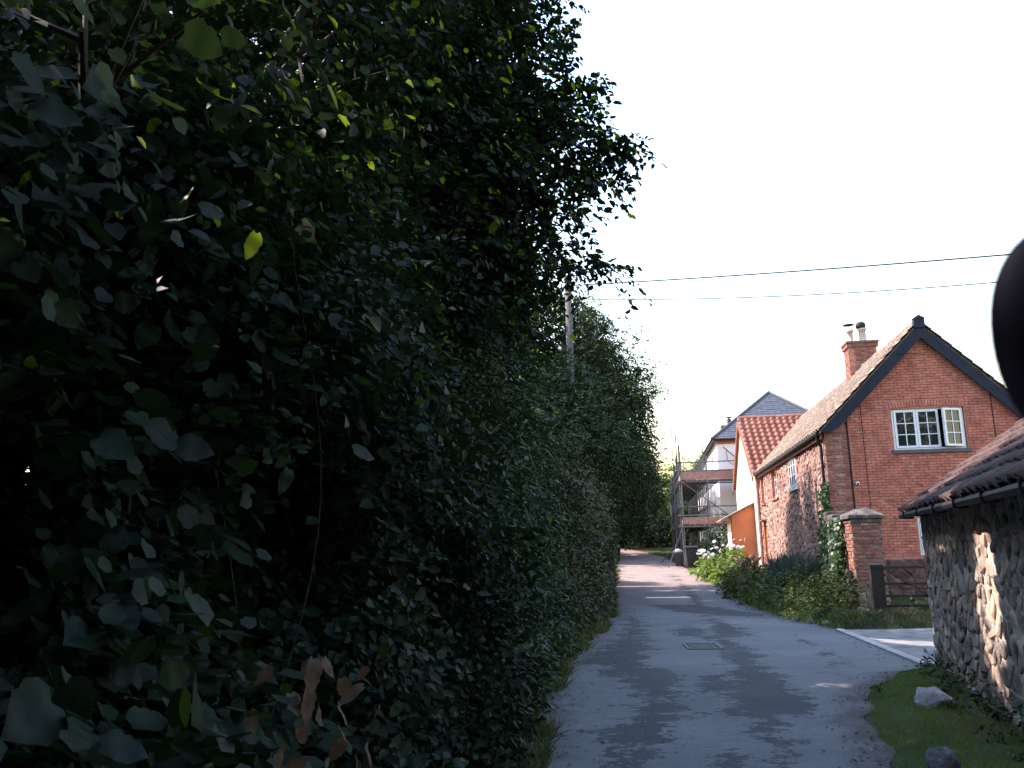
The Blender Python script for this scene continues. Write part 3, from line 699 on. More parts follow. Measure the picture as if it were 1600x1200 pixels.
for i in range(nA):
    f = (i + .5) / nA; u = WN[0] - .03 + (WN[1] - WN[0] + .06) * f; arch.append(Matrix.Translation((u, -.002, WN[3] + .09 + .055 * (1 - (2 * f - 1) ** 2))) @ Matrix.Rotation((f - .5) * .28, 4, 'Y') @ Matrix.Rotation(R(90), 4, 'Y'))
for m in arch: inst('brick', bme, gwall, m @ Matrix.Scale(.8, 4, (1, 0, 0)))
# older corner strip: rough bricks round a column of stones in pale mortar
qs = MB().box((-.02, -.012, 1.3), (.585, .01, 4.64), .3).build('corner_strip', M['mortar_red'], cot)
obme, obgeo = brick_mesh(M['brick_old'], l=.2, h=.068, d=.012)
z = 1.36; row = 0
while z < 4.6:
    st = (row // 3) % 2
    for u in ((.08, .285, .49) if row % 3 != 1 else (.06, .52)):
        inst('brick', obme, qs, Matrix.Translation((u + random.gauss(0, .012), -.012, z)) @ Matrix.Rotation(random.gauss(0, .02), 4, 'Y') @ Matrix.Scale(random.uniform(.85, 1.0) * (.75 if row % 3 == 1 else 1), 4, (1, 0, 0)))
    if row % 3 == 1:
        n = 9; poly = np.array([(.29 + .135 * math.cos(k * 2 * math.pi / n) * random.uniform(.8, 1.1), z + .055 * math.sin(k * 2 * math.pi / n) * random.uniform(.8, 1.1)) for k in range(n)])
        v_, f_ = stone_geo(poly, .0, .022, lambda a, b, h: (a, -.012 - h, b), False); MB().add(v_, f_, random.random()).build('stone', M['rubble_house'], qs)
    z += .083; row += 1
MB().tube([(.60, -.03, 1.3), (.59, -.03, 4.9)], .022, 6).build('cable', M['plastic_black'], cot)
MB().tube([(1.0, -.025, 2.3), (.985, -.025, 5.4)], .009, 5).build('cable', M['plastic_black'], cot)
MB().tube([(4.33, -.025, 3.4), (4.31, -.025, 5.5)], .012, 5).build('cable', M['plastic_black'], cot)
# stone plinth
pl = MB().box((.0, -.10, -.3), (GW, -.004, 1.20), .3); pl.prism([(-.10, 1.20), (-.004, 1.20), (-.004, 1.28)], 'x', 0, GW, .3)
plinth = pl.build('plinth', M['brick_old'], cot)
mb = MB()
for c in voronoi(rubble_seeds((0, -.1), (GW, 1.2), .34, .2), (0, -.1), (GW, 1.2)):
    v_, f_ = stone_geo(c, .016, .03, lambda a, b, h: (a, -.10 - h, b), False); mb.add(v_, f_)
mb.build('stone', M['rubble_dark'], plinth, kind='stuff')
# front wall of rubble with its openings
FW = [(4.5, 6.0, 3.45, 4.62), (8.8, 10.2, 3.36, 4.5), (12.3, 13.3, 3.32, 4.5), (12.45, 13.35, .95, 2.55)]
FL = 14.05
fw = wall_plane(MB(), 'x', .0, .3, (.005, -.3), (FL, 4.66), FW).build('front_wall', M['mortar'], cot)
mb = MB()
for c in voronoi(rubble_seeds((.02, -.2), (FL, 4.62), .27, .15), (.02, -.2), (FL, 4.62)):
    ce = c.mean(0)
    if any(h[0] - .06 < ce[0] < h[1] + .06 and h[2] - .06 < ce[1] < h[3] + .06 for h in FW): continue
    v_, f_ = stone_geo(c, .014, random.uniform(.02, .045), lambda a, b, h: (-h, a, b), False); mb.add(v_, f_)
mb.build('stone', M['rubble_house'], fw, kind='stuff')
for i, h in enumerate(FW):
    if i < 3:
        s_ = MB().box((-.09, h[0] - .12, h[2] - .07), (.12, h[1] + .12, h[2]), .3).build('sill', M['brick_old'] if i else M['pvc_white'], cot)
    for a in (h[0] - .0, h[1]):                                   # brick jambs round the openings
        jm = MB(); zz = h[2]
        while zz < h[3] - .02: jm.box((-.035, a - .06, zz), (.2, a + .05, zz + .064)); zz += .076
        jm.build('brick_jamb', M['brick'], cot, kind='stuff')
window(cot, FW[0][0] + .06, FW[0][1] - .06, FW[0][2], FW[0][3], -.04, 3, 1, 3, axis='y')
window(cot, FW[1][0] + .06, FW[1][1] - .06, FW[1][2], FW[1][3], .09, 2, 2, 3, axis='y')
window(cot, FW[2][0] + .06, FW[2][1] - .06, FW[2][2], FW[2][3], .09, 2, 2, 3, axis='y')
window(cot, FW[3][0] + .06, FW[3][1] - .06, FW[3][2], FW[3][3], .06, 2, 1, 3, matframe='paint_yellow', axis='y')
MB().box((-.25, FW[3][0] - .1, FW[3][3] + .02), (.02, FW[3][1] + .1, FW[3][3] + .08)).build('lintel', M['board_red'], cot)
MB().tube([(-.02, 12.2, 2.75), (-.32, 12.2, 2.95)], .018, 6).build('bracket', M['iron'], cot)
# dark rooms behind the glass, other walls
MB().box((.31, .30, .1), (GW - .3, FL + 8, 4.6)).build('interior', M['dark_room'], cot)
MB().box((GW - .25, .285, -.3), (GW, 22, 4.66)).build('rear_wall', M['brick_old'], cot)
# gable windows
wd = window(cot, WN[0] + .02, WN[1] - .02, WN[2] + .05, WN[3] + .02, .05, 3, 2, 3, opening=2)
MB().prism([(WN[0], WN[3] + .02), (WN[1], WN[3] + .02), (WN[1], WN[3] + .03), (2.68, WN[3] + .085), (WN[0], WN[3] + .03)], 'y', .05, .11).build('head', M['pvc_white'], wd)
MB().box((WN[0] - .06, -.07, WN[2] - .05), (WN[1] + .06, .12, WN[2] + .045)).build('sill', M['slate'], cot)
window(cot, GF[0] + .0, GF[1], GF[2], GF[3], .03, 2, 1, 1)
lamp = MB().lathe([(.0, 0), (.05, 0), (.055, .03), (.04, .07), (.0, .075)], (0, 0, 0), 12).build('wall_light', M['pvc_white'], cot, smooth=True)
lamp.matrix_basis = Matrix.Translation((.72, -.02, 3.21)) @ Matrix.Rotation(R(100), 4, 'X')
MB().lathe([(.0, 0), (.026, 0), (.028, .016), (.0, .018)], (0, 0, .071), 10).build('lens', M['plastic_black'], lamp)
# bargeboards, soffits
def barge(s_):
    X_ = lambda u: 2.68 + s_ * (2.68 - u)                         # u measured from left side
    top = [(X_(-.15), 4.73), (X_(2.68), 7.52)]
    sl_ = 1.0; d = .40
    poly = [(X_(-.15), zr(-.15) - .06), (X_(2.68), zr(2.68) - .06), (X_(2.68), zr(2.68) - .06 - d), (X_(.34), zr(.34) - .06 - d), (X_(.12), 4.60), (X_(-.15), 4.60)]
    MB().prism(poly, 'y', -.20, -.155).build('bargeboard', M['board_dark'], cot)
    poly = [(X_(-.12), zr(-.12) - .10), (X_(2.68), zr(2.68) - .10), (X_(2.68), zr(2.68) - .16), (X_(-.06), zr(-.12) - .10)]
    MB().prism(poly, 'y', -.154, .02).build('soffit', M['board_dark'], cot)
barge(-1); barge(1)
MB().tube([(2.05, -.21, 6.67), (2.72, -.24, 6.62)], .012, 5).build('wire_bracket', M['iron'], cot)
# roofs
tme, tgeo = tile_mesh(M['tile_weathered'])
RL = 14.0
ang = math.atan(1.018); up = Vector((math.cos(ang), 0, math.sin(ang))); nrm = Vector((-math.sin(ang), 0, math.cos(ang)))
zx_apex, zx_v0, zx_v1 = 7.72, 13.8, 22.3; zx_vm = (zx_v0 + zx_v1) / 2; zx_sl = (zx_apex - 4.68) / (zx_vm - zx_v0)
deck = MB(); deck.prism([(-.14, zr(-.14) - .02), (2.68, zr(2.68) - .02), (2.68, zr(2.68) - .09), (-.14, zr(-.14) - .09)], 'y', -.17, zx_vm)
deck.prism([(2.681, zr(2.68) - .02), (5.5, zr(-.14) - .02), (5.5, zr(-.14) - .09), (2.681, zr(2.68) - .09)], 'y', -.17, zx_vm)
rf = deck.build('roof', M['tile_weathered'], cot)
mats = []; exp_ = .335; SLN = (2.68 + .16) / math.cos(ang)
for i in range(int(SLN / exp_) + 1):
    for k in range(int(zx_vm / .3) + 1):
        v = -.05 + k * .3; s_ = i * exp_; p = Vector((-.17, v, zr(-.17))) + up * s_
        if s_ + .2 > SLN: continue
        if v > 13.6 and p.z < 4.68 + (v - zx_v0) * zx_sl - .05: continue
        base = Matrix((((0), up.x, nrm.x, 0), (-1, up.y, nrm.y, 0), (0, up.z, nrm.z, 0), (0, 0, 0, 1)))
        mats.append(Matrix.Translation(p + nrm * random.uniform(0, .008) + up * random.uniform(-.012, .012)) @ base @ Matrix.Rotation(random.gauss(0, .012), 4, 'Z'))
lay(rf, 'roof_tile', tme, tgeo, mats, M['tile_weathered'], 290, 'roof_tiles', lambda m: m.translation.y - m.translation.z * .2)
mats = []; upr = Vector((-math.cos(ang), 0, math.sin(ang))); nr = Vector((math.sin(ang), 0, math.cos(ang))); mb = MB()
for i in range(int(SLN / exp_)):
    for k in range(int(20 / .3)):
        p = Vector((5.53, -.05 + k * .3, zr(-.17))) + upr * (i * exp_); base = Matrix(((0, upr.x, nr.x, 0), (1, upr.y, nr.y, 0), (0, upr.z, nr.z, 0), (0, 0, 0, 1)))
        mt = Matrix.Translation(p + nr * random.uniform(0, .008)) @ base; mb.add([mt @ Vector(v) for v in tgeo[0]], tgeo[1])
mb.build('roof_tiles', M['tile_weathered'], rf, kind='stuff', smooth=True)
rt = MB(); rt.tube([(0, 0, 0), (0, .42, 0)], .11, 10); rtm = rt.mesh('ridge_tile', M['tile_weathered'])
for k in range(44): inst('ridge_tile', rtm, rf, Matrix.Translation((2.68, -.2 + k * .44, zr(2.68) - .005 + random.uniform(-.008, .008))))
fin = MB().box((-.14, -.04, -.16), (.14, .10, .10)); fin.prism([(-.16, .10), (.16, .10), (0, .2)], 'y', -.05, .11)
o = fin.build('ridge_end', M['board_dark'], rf); o.location = (2.68, -.2, zr(2.68) - .02)
# eaves gutter and downpipes
gu = MB().tube([(-.19, -.05, 4.60), (-.19, FL - .3, 4.58)], .055, 8).build('gutter', M['plastic_black'], cot)
MB().box((-.13, .0, 4.45), (-.07, FL - .2, 4.66)).build('fascia', M['board_red'], cot)
MB().tube([(-.19, .10, 4.58), (-.17, .14, 4.42), (-.09, .18, 4.25), (-.09, .18, .5)], .042, 8).build('downpipe', M['plastic_black'], cot)
MB().tube([(-.19, FL - .5, 4.57), (-.12, FL - .4, 4.35), (-.12, FL - .4, .7)], .045, 8).build('downpipe', M['board_red'], cot)
# cross wing with its own gable facing the lane
cw = MB().prism([(zx_v0 + .2, .2), (zx_v1 - .2, .2), (zx_v1 - .2, 4.72), (zx_vm, zx_apex - .1), (zx_v0 + .2, 4.72)], 'x', -.16, .12)
wing = cw.build('wing_wall', M['render_cream'], cot)
MB().prism([(zx_v0 + .2, 4.6), (zx_v1 - .2, 4.6), (zx_vm, zx_apex - .12)], 'x', .12, 6).build('wing_body', M['render_cream'], cot)
wdk = MB(); wdk.prism([(zx_v0 - .05, 4.62), (zx_vm, zx_apex - .02), (zx_vm, zx_apex - .10), (zx_v0 - .05, 4.54)], 'x', -.26, 6.0)
wdk.prism([(zx_v1 + .1, 4.60), (zx_vm + .001, zx_apex - .02), (zx_vm + .001, zx_apex - .10), (zx_v1 + .1, 4.52)], 'x', -.26, 6.0)
wr = wdk.build('wing_roof', M['tile_red'], cot)
for a, b in (((zx_v0 - .08, 4.50), (zx_vm, zx_apex - .12)), ((zx_v1 + .14, 4.46), (zx_vm + .002, zx_apex - .12))):
    MB().prism([a, b, (b[0], b[1] - .2), (a[0], a[1] - .2)], 'x', -.32, -.262).build('verge_board', M['board_red'], wr)
wtm, wgeo = tile_mesh(M['tile_red'], w=.31, l=.46, amp=.06)
wang = math.atan(zx_sl); wup = Vector((0, math.cos(wang), math.sin(wang))); wn_ = Vector((0, -math.sin(wang), math.cos(wang)))
mats = []; WS = (zx_vm - zx_v0 + .12) / math.cos(wang); we = WS / 13
for i in range(13):
    for k in range(17):
        p = Vector((-.12 + k * .30, zx_v0 - .1, 4.60)) + wup * (i * we)
        if p.z < zr(min(p.x, 2.68)) - .35: continue
        base = Matrix(((1, wup.x, wn_.x, 0), (0, wup.y, wn_.y, 0), (0, wup.z, wn_.z, 0), (0, 0, 0, 1)))
        mats.append(Matrix.Translation(p + wn_ * random.uniform(0, .01)) @ base @ Matrix.Rotation(random.gauss(0, .012), 4, 'Z'))
lay(wr, 'roof_tile', wtm, wgeo, mats, M['tile_red'], 290, 'roof_tiles', lambda m: m.translation.x)
rt = MB(); rt.tube([(0, 0, 0), (.42, 0, 0)], .12, 10); rtm2 = rt.mesh('ridge_tile', M['tile_red'])
for k in range(14): inst('ridge_tile', rtm2, wr, Matrix.Translation((-.28 + k * .44, zx_vm, zx_apex + random.uniform(-.008, .008))))
for vv, zz in ((15.6, 4.6), (15.3, 3.75)): MB().tube([(-.18, vv, zz), (-.30, vv - .1, zz + .06)], .02, 5).build('iron_tie', M['iron'], wing)
# lean-to porch
po = MB(); po.prism([(-.16, .2), (-.16, 3.40), (-1.18, 2.90), (-1.18, .2)], 'y', 15.0, 15.12)
porch = po.build('porch_wall', M['render_orange'], cot)
MB().prism([(-.16, .2), (-.16, 3.40), (-1.18, 2.90), (-1.18, .2)], 'y', 17.2, 17.32).build('porch_wall', M['render_orange'], cot)
MB().box((-1.185, 15.5, .2), (-1.08, 17.2, 2.86)).build('porch_front', M['render_cream'], porch)
MB().box((-1.22, 15.02, .2), (-1.06, 15.16, 2.82)).build('door_post', M['board_red'], porch)
MB().box((-1.15, 15.17, .2), (-1.10, 15.49, 2.8)).build('door', M['render_cream'], porch)
MB().prism([(-.14, 3.50), (-.14, 3.43), (-1.60, 2.70), (-1.60, 2.78)], 'y', 14.86, 17.5).build('porch_roof', M['tile_weathered'], porch)
MB().tube([(-1.62, 14.8, 2.70), (-1.62, 17.5, 2.70)], .05, 8).build('gutter', M['board_red'], porch)
# chimney
ch = MB().box((2.24, 5.75, 6.6), (3.16, 6.45, 8.28), .4).build('chimney', M['mortar_red'], cot)
cb = MB().box((2.19, 5.70, 8.26), (3.21, 6.50, 8.40), .2).box((2.16, 5.67, 8.40), (3.24, 6.53, 8.47), .2); cbo = cb.build('chimney_cap', M['brick_old'], ch)
cme, cgeo = brick_mesh(M['brick_old'], l=.205, h=.066, d=.014)
z = 6.95; row = 0
while z < 8.24:
    for k in range(5):
        u = 2.24 + .09 + k * .215 - (.0 if row % 2 else .05)
        if 2.30 < u < 3.10 or True:
            if u - .1 < 2.235: continue
            if u + .1 > 3.17: continue
            inst('brick', cme, ch, Matrix.Translation((u + .02, 5.75, z)))
    for k in range(3): inst('brick', cme, ch, Matrix.Translation((2.24, 5.87 + k * .22 - (.03 if row % 2 else 0), z)) @ Matrix.Rotation(R(-90), 4, 'Z'))
    z += .077; row += 1
p1 = MB().lathe([(.12, 0), (.125, .08), (.10, .1), (.095, .40), (.13, .42), (.13, .48), (.1, .5)], (2.42, 6.1, 8.46), 14).build('chimney_pot', M['pot_cream'], ch, smooth=True)
MB().tube([(2.42, 6.1, 8.9), (2.40, 6.1, 9.14)], .012, 5).lathe([(.0, .0), (.19, .01), (.19, .03), (.0, .07)], (2.39, 6.1, 9.12), 16).build('cowl', M['iron'], p1, smooth=False)
p2_ = MB().lathe([(.15, 0), (.155, .08), (.125, .1), (.115, .44), (.15, .46), (.15, .52), (.11, .54)], (2.83, 6.1, 8.46), 14).build('chimney_pot', M['pot_cream'], ch, smooth=True)
MB().lathe([(.12, 0), (.15, .02), (.17, .08), (.16, .17), (.10, .23), (.0, .25)], (2.80, 6.1, 8.99), 14).build('cowl', M['iron'], p2_, smooth=True)
MB().tube([(2.24, 5.8, 8.2), (2.0, 5.8, 8.02)], .01, 4).build('wire_hook', M['iron'], ch)

# ------------------------------------------------------------------ white house under scaffolding
wh = fthing('white_house', 'tall white rendered house with hipped slate roof behind the scaffolding', 'house', WF, 0, 0, 0)
ww, wl, we_ = 7.2, 21.0, 7.55
hz = gz(14, 50)
WO = [(3.2, 4.3, 5.6, 6.9), (8.2, 9.3, 5.6, 6.9), (13.2, 14.3, 5.6, 6.9), (3.2, 4.3, 2.9, 4.2), (8.2, 9.3, 2.9, 4.2)]
b = MB(); b.box((.25, 0, hz - .4), (ww, .25, we_)); b.box((ww - .25, .25, hz - .4), (ww, wl, we_)); b.box((.25, wl - .25, hz - .4), (ww - .25, wl, we_)); wall_plane(b, 'x', .0, .25, (.0, hz - .4), (wl, we_), WO)
wwall = b.build('wall', M['render_white'], wh)
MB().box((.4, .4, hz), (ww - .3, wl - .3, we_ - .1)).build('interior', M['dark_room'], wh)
for h in WO: window(wh, h[0], h[1], h[2], h[3], .1, 2, 1, 2, axis='y')
MB().box((-.02, -.02, we_ - .28), (ww + .02, -.002, we_ - .03)).build('frieze', M['brick_old'], wh)
MB().tube([(.5, -.02, 6.9), (.55, -.04, 6.3), (.9, -.05, 6.05), (1.15, -.04, 6.4), (1.2, -.02, 6.9)], .012, 4).build('cable', M['plastic_black'], wh)
rb = MB(); e0 = -.28; A = Vector((3.6, 3.5, 10.75)); Bp = Vector((3.6, wl - 3.5, 10.75))
c = [Vector((e0, e0, we_)), Vector((ww - e0, e0, we_)), Vector((ww - e0, wl - e0, we_)), Vector((e0, wl - e0, we_))]
rb.add([*c, A, Bp], [(0, 1, 4), (1, 2, 5, 4), (2, 3, 5), (3, 0, 4, 5), (3, 2, 1, 0)], .5)
roofw = rb.build('roof', M['slate'], wh)
def slates(face, nrm_, rows, wid):
    """courses of slates over a triangle or quad given as (left bottom, right bottom, right top, left top)"""
    lb, rb_, rt_, lt = face; mb = MB()
    for r_ in range(rows):
        f0, f1 = r_ / rows, (r_ + 1.5) / rows; f1 = min(f1, 1.0)
        a0, a1 = lb.lerp(lt, f0), rb_.lerp(rt_, f0); d0, d1 = lb.lerp(lt, f1), rb_.lerp(rt_, f1)
        n_ = max(1, int((a1 - a0).length / wid)); sh = (r_ % 2) * .5
        for k in range(n_ + 1):
            x0, x1 = max(0, (k - sh) / n_), min(1, (k + 1 - sh) / n_)
            if x1 - x0 < .05 / n_: continue
            up_ = nrm_ * random.uniform(.022, .034); lo_ = nrm_ * .006; g_ = .004 / max(.1, (a1 - a0).length)
            def at(x, f, l0, l1): return l0.lerp(l1, x)
            # keep slate edges square: same x along bottom line, clipped to the course above
            p0, p1 = a0.lerp(a1, x0 + g_), a0.lerp(a1, x1 - g_)
            dv = (d0 + d1) / 2 - (a0 + a1) / 2
            q0, q1 = p0 + dv, p1 + dv
            ax = (d1 - d0); L2 = ax.length_squared
            if L2 < 1e-6: q0 = q1 = d0
            else:
                t0 = min(1, max(0, (q0 - d0).dot(ax) / L2)); t1 = min(1, max(0, (q1 - d0).dot(ax) / L2)); q0, q1 = d0 + ax * t0, d0 + ax * t1
            mb.add([p0 + up_, p1 + up_, q1 + lo_, q0 + lo_, p0, p1], [(0, 1, 2, 3), (4, 5, 1, 0)])
    return mb
n1 = (c[1] - c[0]).cross(A - c[0]).normalized(); slates((c[0], c[1], A, A), n1, 22, .34).build('roof_slates', M['slate'], roofw, kind='stuff')
n2 = (A - c[0]).cross(c[3] - c[0]).normalized(); n2 = n2 if n2.x < 0 else -n2
slates((c[3], c[0], A, Bp), n2, 22, .34).build('roof_slates', M['slate'], roofw, kind='stuff')
for a, b_ in ((c[0], A), (c[1], A), (A, Bp)): MB().tube([a + Vector((0, 0, .03)), b_ + Vector((0, 0, .03))], .08, 8).build('hip_tile', M['slate'], roofw)
MB().tube([c[0] + Vector((0, 0, -.03)), c[1] + Vector((0, 0, -.03))], .06, 8).tube([c[0] + Vector((0, 0, -.03)), c[3] + Vector((0, 0, -.03))], .06, 8).build('gutter', M['plastic_black'], wh)
fl = MB().tube([(1.2, 4.2, 8.2), (1.2, 4.2, 9.3)], .13, 10).lathe([(.0, 0), (.2, .02), (.2, .06), (0, .1)], (1.2, 4.2, 9.36), 12).tube([(1.2, 4.2, 9.25), (1.2, 4.2, 9.37)], .05, 6).build('flue', M['steel'], wh)
MB().box((.9, 6.4, 8), (1.7, 7.2, 9.25)).build('chimney', M['brick_old'], wh)

# ------------------------------------------------------------------ scaffolding
sc_ = fthing('scaffolding', 'steel tube scaffolding with plank decks wrapped round the white house', 'scaffolding', WF, 0, 0, 0)
PR = .034
def pole(name, a, b, r=PR): return MB().tube([a, b], r, 6).build(name, M['steel'], sc_)
def gzw(u, v): q = WF.w(u, v); return gz(q.x, q.y)
D1, D2 = 2.72, 5.12
us, vs_ = (-2.15, -.75), [-1.75, -.45] + [1.0 + 1.25 * k for k in range(17)]
cp = MB().box((-.06, -.06, -.05), (.06, .06, .05)).mesh('coupler', M['steel'])
bp = MB().box((-.1, -.1, 0), (.1, .1, .015)).mesh('base_plate', M['steel'])
std = []
for i, v in enumerate(vs_):
    for u in us: std.append((u, v, random.uniform(6.5, 7.4) + (1.0 if i in (1, 4) and u < -1 else 0)))
for u in (.9, 2.6, 4.3): std += [(u, -1.75, random.uniform(6.3, 6.9)), (u, -.45, random.uniform(5.9, 7.2))]
for u, v, h in std:
    z0 = gzw(u, v); pole('standard', (u, v, z0), (u + random.uniform(-.03, .03), v, h)); inst('base_plate', bp, sc_, Matrix.Translation((u, v, z0)))
    for z in (D1 - .08, D2 - .08, D1 + 1.0, D2 + 1.0):
        inst('coupler', cp, sc_, Matrix.Translation((u, v - .03, z)) @ Matrix.Rotation(random.uniform(0, .5), 4, 'Z'))
for u in us:
    for z in (D1 - .08, D2 - .08) + ((D1 + .52, D1 + 1.0, D2 + .52, D2 + 1.0, 1.5) if u < -1 else ()):
        pole('ledger', (u - .05, -2.1, z + random.uniform(-.03, .03)), (u - .05, 21.2, z + random.uniform(-.03, .03)))
for v in (-1.75, -.45):
    for z in (D1 - .08, D2 - .08) + ((D1 + .52, D1 + 1.0, D2 + .52, D2 + 1.0) if v < -1 else ()):
        pole('ledger', (-2.45, v - .05, z), (5.0, v - .05, z + random.uniform(-.04, .04)))
for v in vs_:
    for z in (D1 - .02, D2 - .02): pole('transom', (-2.4, v + .06, z), (-.1, v + .06, z))
for k, v in enumerate(vs_[:-1]):
    if k % 2 == 0: pole('brace', (-2.2, v, .6 + (k % 4)), (-2.2, vs_[k + 1] + 1.2, D2 + 1.2 - (k % 3) * 1.1), .03)
    else: pole('brace', (-2.25, v + 1.5, gzw(-2.2, v + 1.5) + .1), (-2.25, v - .6, D1 + 1.2), .03)
pole('brace', (-2.1, -1.85, D2 - .1), (.9, -1.85, D1), .03); pole('brace', (-2.2, -1.9, D1), (-3.1, -1.9, gzw(-3.1, -1.9)), .03); pole('brace', (-1.9, -1.5, D1 - .2), (-3.4, 3.0, gzw(-3.4, 3)), .03)
pole('brace', (.3, -.5, 7.05), (1.05, -.2, 6.4), .03)
pole('standard', (-2.5, 1.0, gzw(-2.5, 1)), (-2.45, 1.0, 9.2), .03)
for z in (D1, D2):
    for k in range(5):
        MB().box((-2.1 + k * .27, -1.7, z + .02), (-2.1 + k * .27 + .225, 21, z + .058)).build('deck_board', M['board_scaffold'], sc_)
        MB().box((-.72, -1.72 + k * .26, z + .02), (4.9, -1.72 + k * .26 + .225, z + .058)).build('deck_board', M['board_scaffold'], sc_)
    MB().box((-2.15, -1.83, z + .06), (1.0, -1.79, z + .50 - (.08 if z < 4 else 0))).build('toe_board', M['board_scaffold'], sc_)
    MB().box((1.02, -1.85, z + .04), (4.9, -1.81, z + .42)).build('toe_board', M['board_scaffold'], sc_)
    for k in range(5): MB().box((-2.22, -1.7 + k * 4.4, z + .06), (-2.19, -1.7 + k * 4.4 + 4.36, z + .29)).build('toe_board', M['board_scaffold'], sc_)
for k in range(4):
    MB().tube([(-.3 + k * .18, .4 + k * 1.3, D1 + .06), (-.3 + k * .15, .4 + k * 1.3, D1 + .9)], .12, 7).build('dust_sheet', M['sack'], sc_)

# ------------------------------------------------------------------ stone barn
bt = thing('stone_barn', 'low rubble stone barn with dark clay tiled roof at the right edge of the lane', 'barn', BF.w(0, 0, 0), -BF.a)
BL = 7.6; BH = 2.02; BG = 4.4
b = MB().box((.0, -BL, -.25), (.42, 0, BH), .3).box((.42, -.4, -.25), (BG, 0, BH), .3).box((.42, -BL, -.25), (BG, -BL + .4, BH), .3).box((BG - .3, -BL + .4, -.25), (BG, -.4, BH), .3)
b.prism([(0, BH), (BG, BH), (BG / 2, BH + 1.5)], 'y', -.4, 0, .3)
bw = b.build('wall', M['mortar_barn'], bt)
cells = voronoi(rubble_seeds((-BL, -.2), (.0, BH), .37, .105, .42), (-BL, -.2), (.0, BH))
cells.sort(key=lambda c: -c.mean(0)[0]); k = 0; rest = MB()
cells = [c for c in cells]
vis = [c for c in cells if c.mean(0)[0] > -5.4]; vis.sort(key=lambda c: c.mean(0)[0]); ids = set(id(c) for c in vis[:290])
for c in cells:
    v_, f_ = stone_geo(c, random.uniform(.012, .028), random.uniform(.010, .026), lambda a, z, h: (-h, a, z), True)
    if id(c) in ids: MB().add(v_, f_, random.random()).build('stone', M['rubble_barn'], bw)
    else: rest.add(v_, f_)
for c in voronoi(rubble_seeds((0, -.2), (BG, BH), .24, .14, .3), (0, -.2), (BG, BH)):
    v_, f_ = stone_geo(c, .012, .03, lambda a, z, h: (a, h, z), False); rest.add(v_, f_)
rest.build('stones', M['rubble_barn'], bw, kind='stuff')
zb = lambda u: 2.07 + (u + .20) * .70
dk = MB().prism([(-.20, zb(-.20) - .03), (2.2, zb(2.2) - .03), (2.2, zb(2.2) - .1), (-.20, zb(-.20) - .1)], 'y', -BL - .1, .06)
dk.prism([(4.60, zb(-.20) - .03), (2.201, zb(2.2) - .03), (2.201, zb(2.2) - .1), (4.60, zb(-.20) - .1)], 'y', -BL - .1, .06)
br = dk.build('roof', M['tile_barn'], bt)
MB().box((-.17, -BL, BH - .0), (-.12, .05, BH + .10)).box((-.12, -BL, BH + .0), (.0, .04, BH + .05)).build('fascia', M['board_dark'], bt)
btm, bgeo2 = tile_mesh(M['tile_barn'], w=.27, l=.40, amp=.038)
ba = math.atan(.70); bu = Vector((math.cos(ba), 0, math.sin(ba))); bn = Vector((-math.sin(ba), 0, math.cos(ba)))
mats = []
for i in range(11):
    for k in range(28):
        p = Vector((-.24, -.05 - k * .27, zb(-.24) - .02)) + bu * (i * .325)
        if p.x > 2.05: continue
        mats.append(Matrix.Translation(p + bn * random.uniform(0, .014) + bu * random.uniform(-.015, .015)) @ Matrix(((0, bu.x, bn.x, 0), (-1, 0, 0, 0), (0, bu.z, bn.z, 0), (0, 0, 0, 1))) @ Matrix.Rotation(random.gauss(0, .02), 4, 'Z'))
lay(br, 'roof_tile', btm, bgeo2, mats, M['tile_barn'], 280, 'roof_tiles', lambda m: -m.translation.y + m.translation.x)
for k in range(18): inst('ridge_tile', rtm, br, Matrix.Translation((2.2, .1 - (k + 1) * .44, zb(2.2))))
MB().tube([(-.235, .07, 2.0), (-.235, -BL, 1.99)], .042, 9).build('gutter', M['plastic_black'], bt)
for k in range(6): MB().box((-.285, -.5 - k * 1.2, 1.945), (-.15, -.48 - k * 1.2, 2.04)).build('gutter_bracket', M['plastic_black'], bt)

# ------------------------------------------------------------------ gate pier, garden wall, gate
px_, py_ = 7.93, 19.15
pr = thing('gate_pier', 'square red brick and stone gate pier with weathered capstone', 'gate pier', (px_, py_, 0), -R(9)); pr.scale = (.86, .86, 1)
MB().box((-.36, -.36, -.3), (.36, .36, 2.1), .3).build('core', M['mortar_old'], pr)
pme, pgeo = brick_mesh(M['brick_old'], l=.21, h=.066, d=.016)
z = .62; row = 0
while z < 2.08:
    for f in range(4):
        rot = Matrix.Rotation(R(90 * f), 4, 'Z')
        for k in range(3):
            x = -.25 + k * .225 + (.03 if row % 2 else -.03)
            if random.random() < .12: continue
            inst('brick', pme, pr, rot @ Matrix.Translation((x + random.gauss(0, .008), -.36 + random.uniform(-.008, .006), z + random.gauss(0, .003))) @ Matrix.Rotation(random.gauss(0, .02), 4, 'Y'))
    z += .079; row += 1
for f in range(4):
    rot = Matrix.Rotation(R(90 * f), 4, 'Z')
    for c in voronoi(rubble_seeds((-.37, -.15), (.37, .58), .24, .17), (-.37, -.15), (.37, .58)):
        v_, f_ = stone_geo(c, .012, .03, lambda a, z, h: rot @ Vector((a, -.36 - h, z)), False); MB().add(v_, f_).build('stone', M['rubble_house'], pr)
cp_ = MB().box((-.40, -.40, 2.08), (.40, .40, 2.17), .3).build('cap_course', M['stone_cap'], pr); bevel(cp_, .015)
v4 = [(-.46, -.46, 2.17), (.45, -.46, 2.17), (.46, .46, 2.17), (-.46, .46, 2.17), (-.45, -.46, 2.26), (.46, -.45, 2.25), (.46, .46, 2.26), (-.46, .46, 2.27), (-.16, -.14, 2.40), (.14, -.15, 2.42), (.15, .15, 2.42), (-.15, .15, 2.40)]
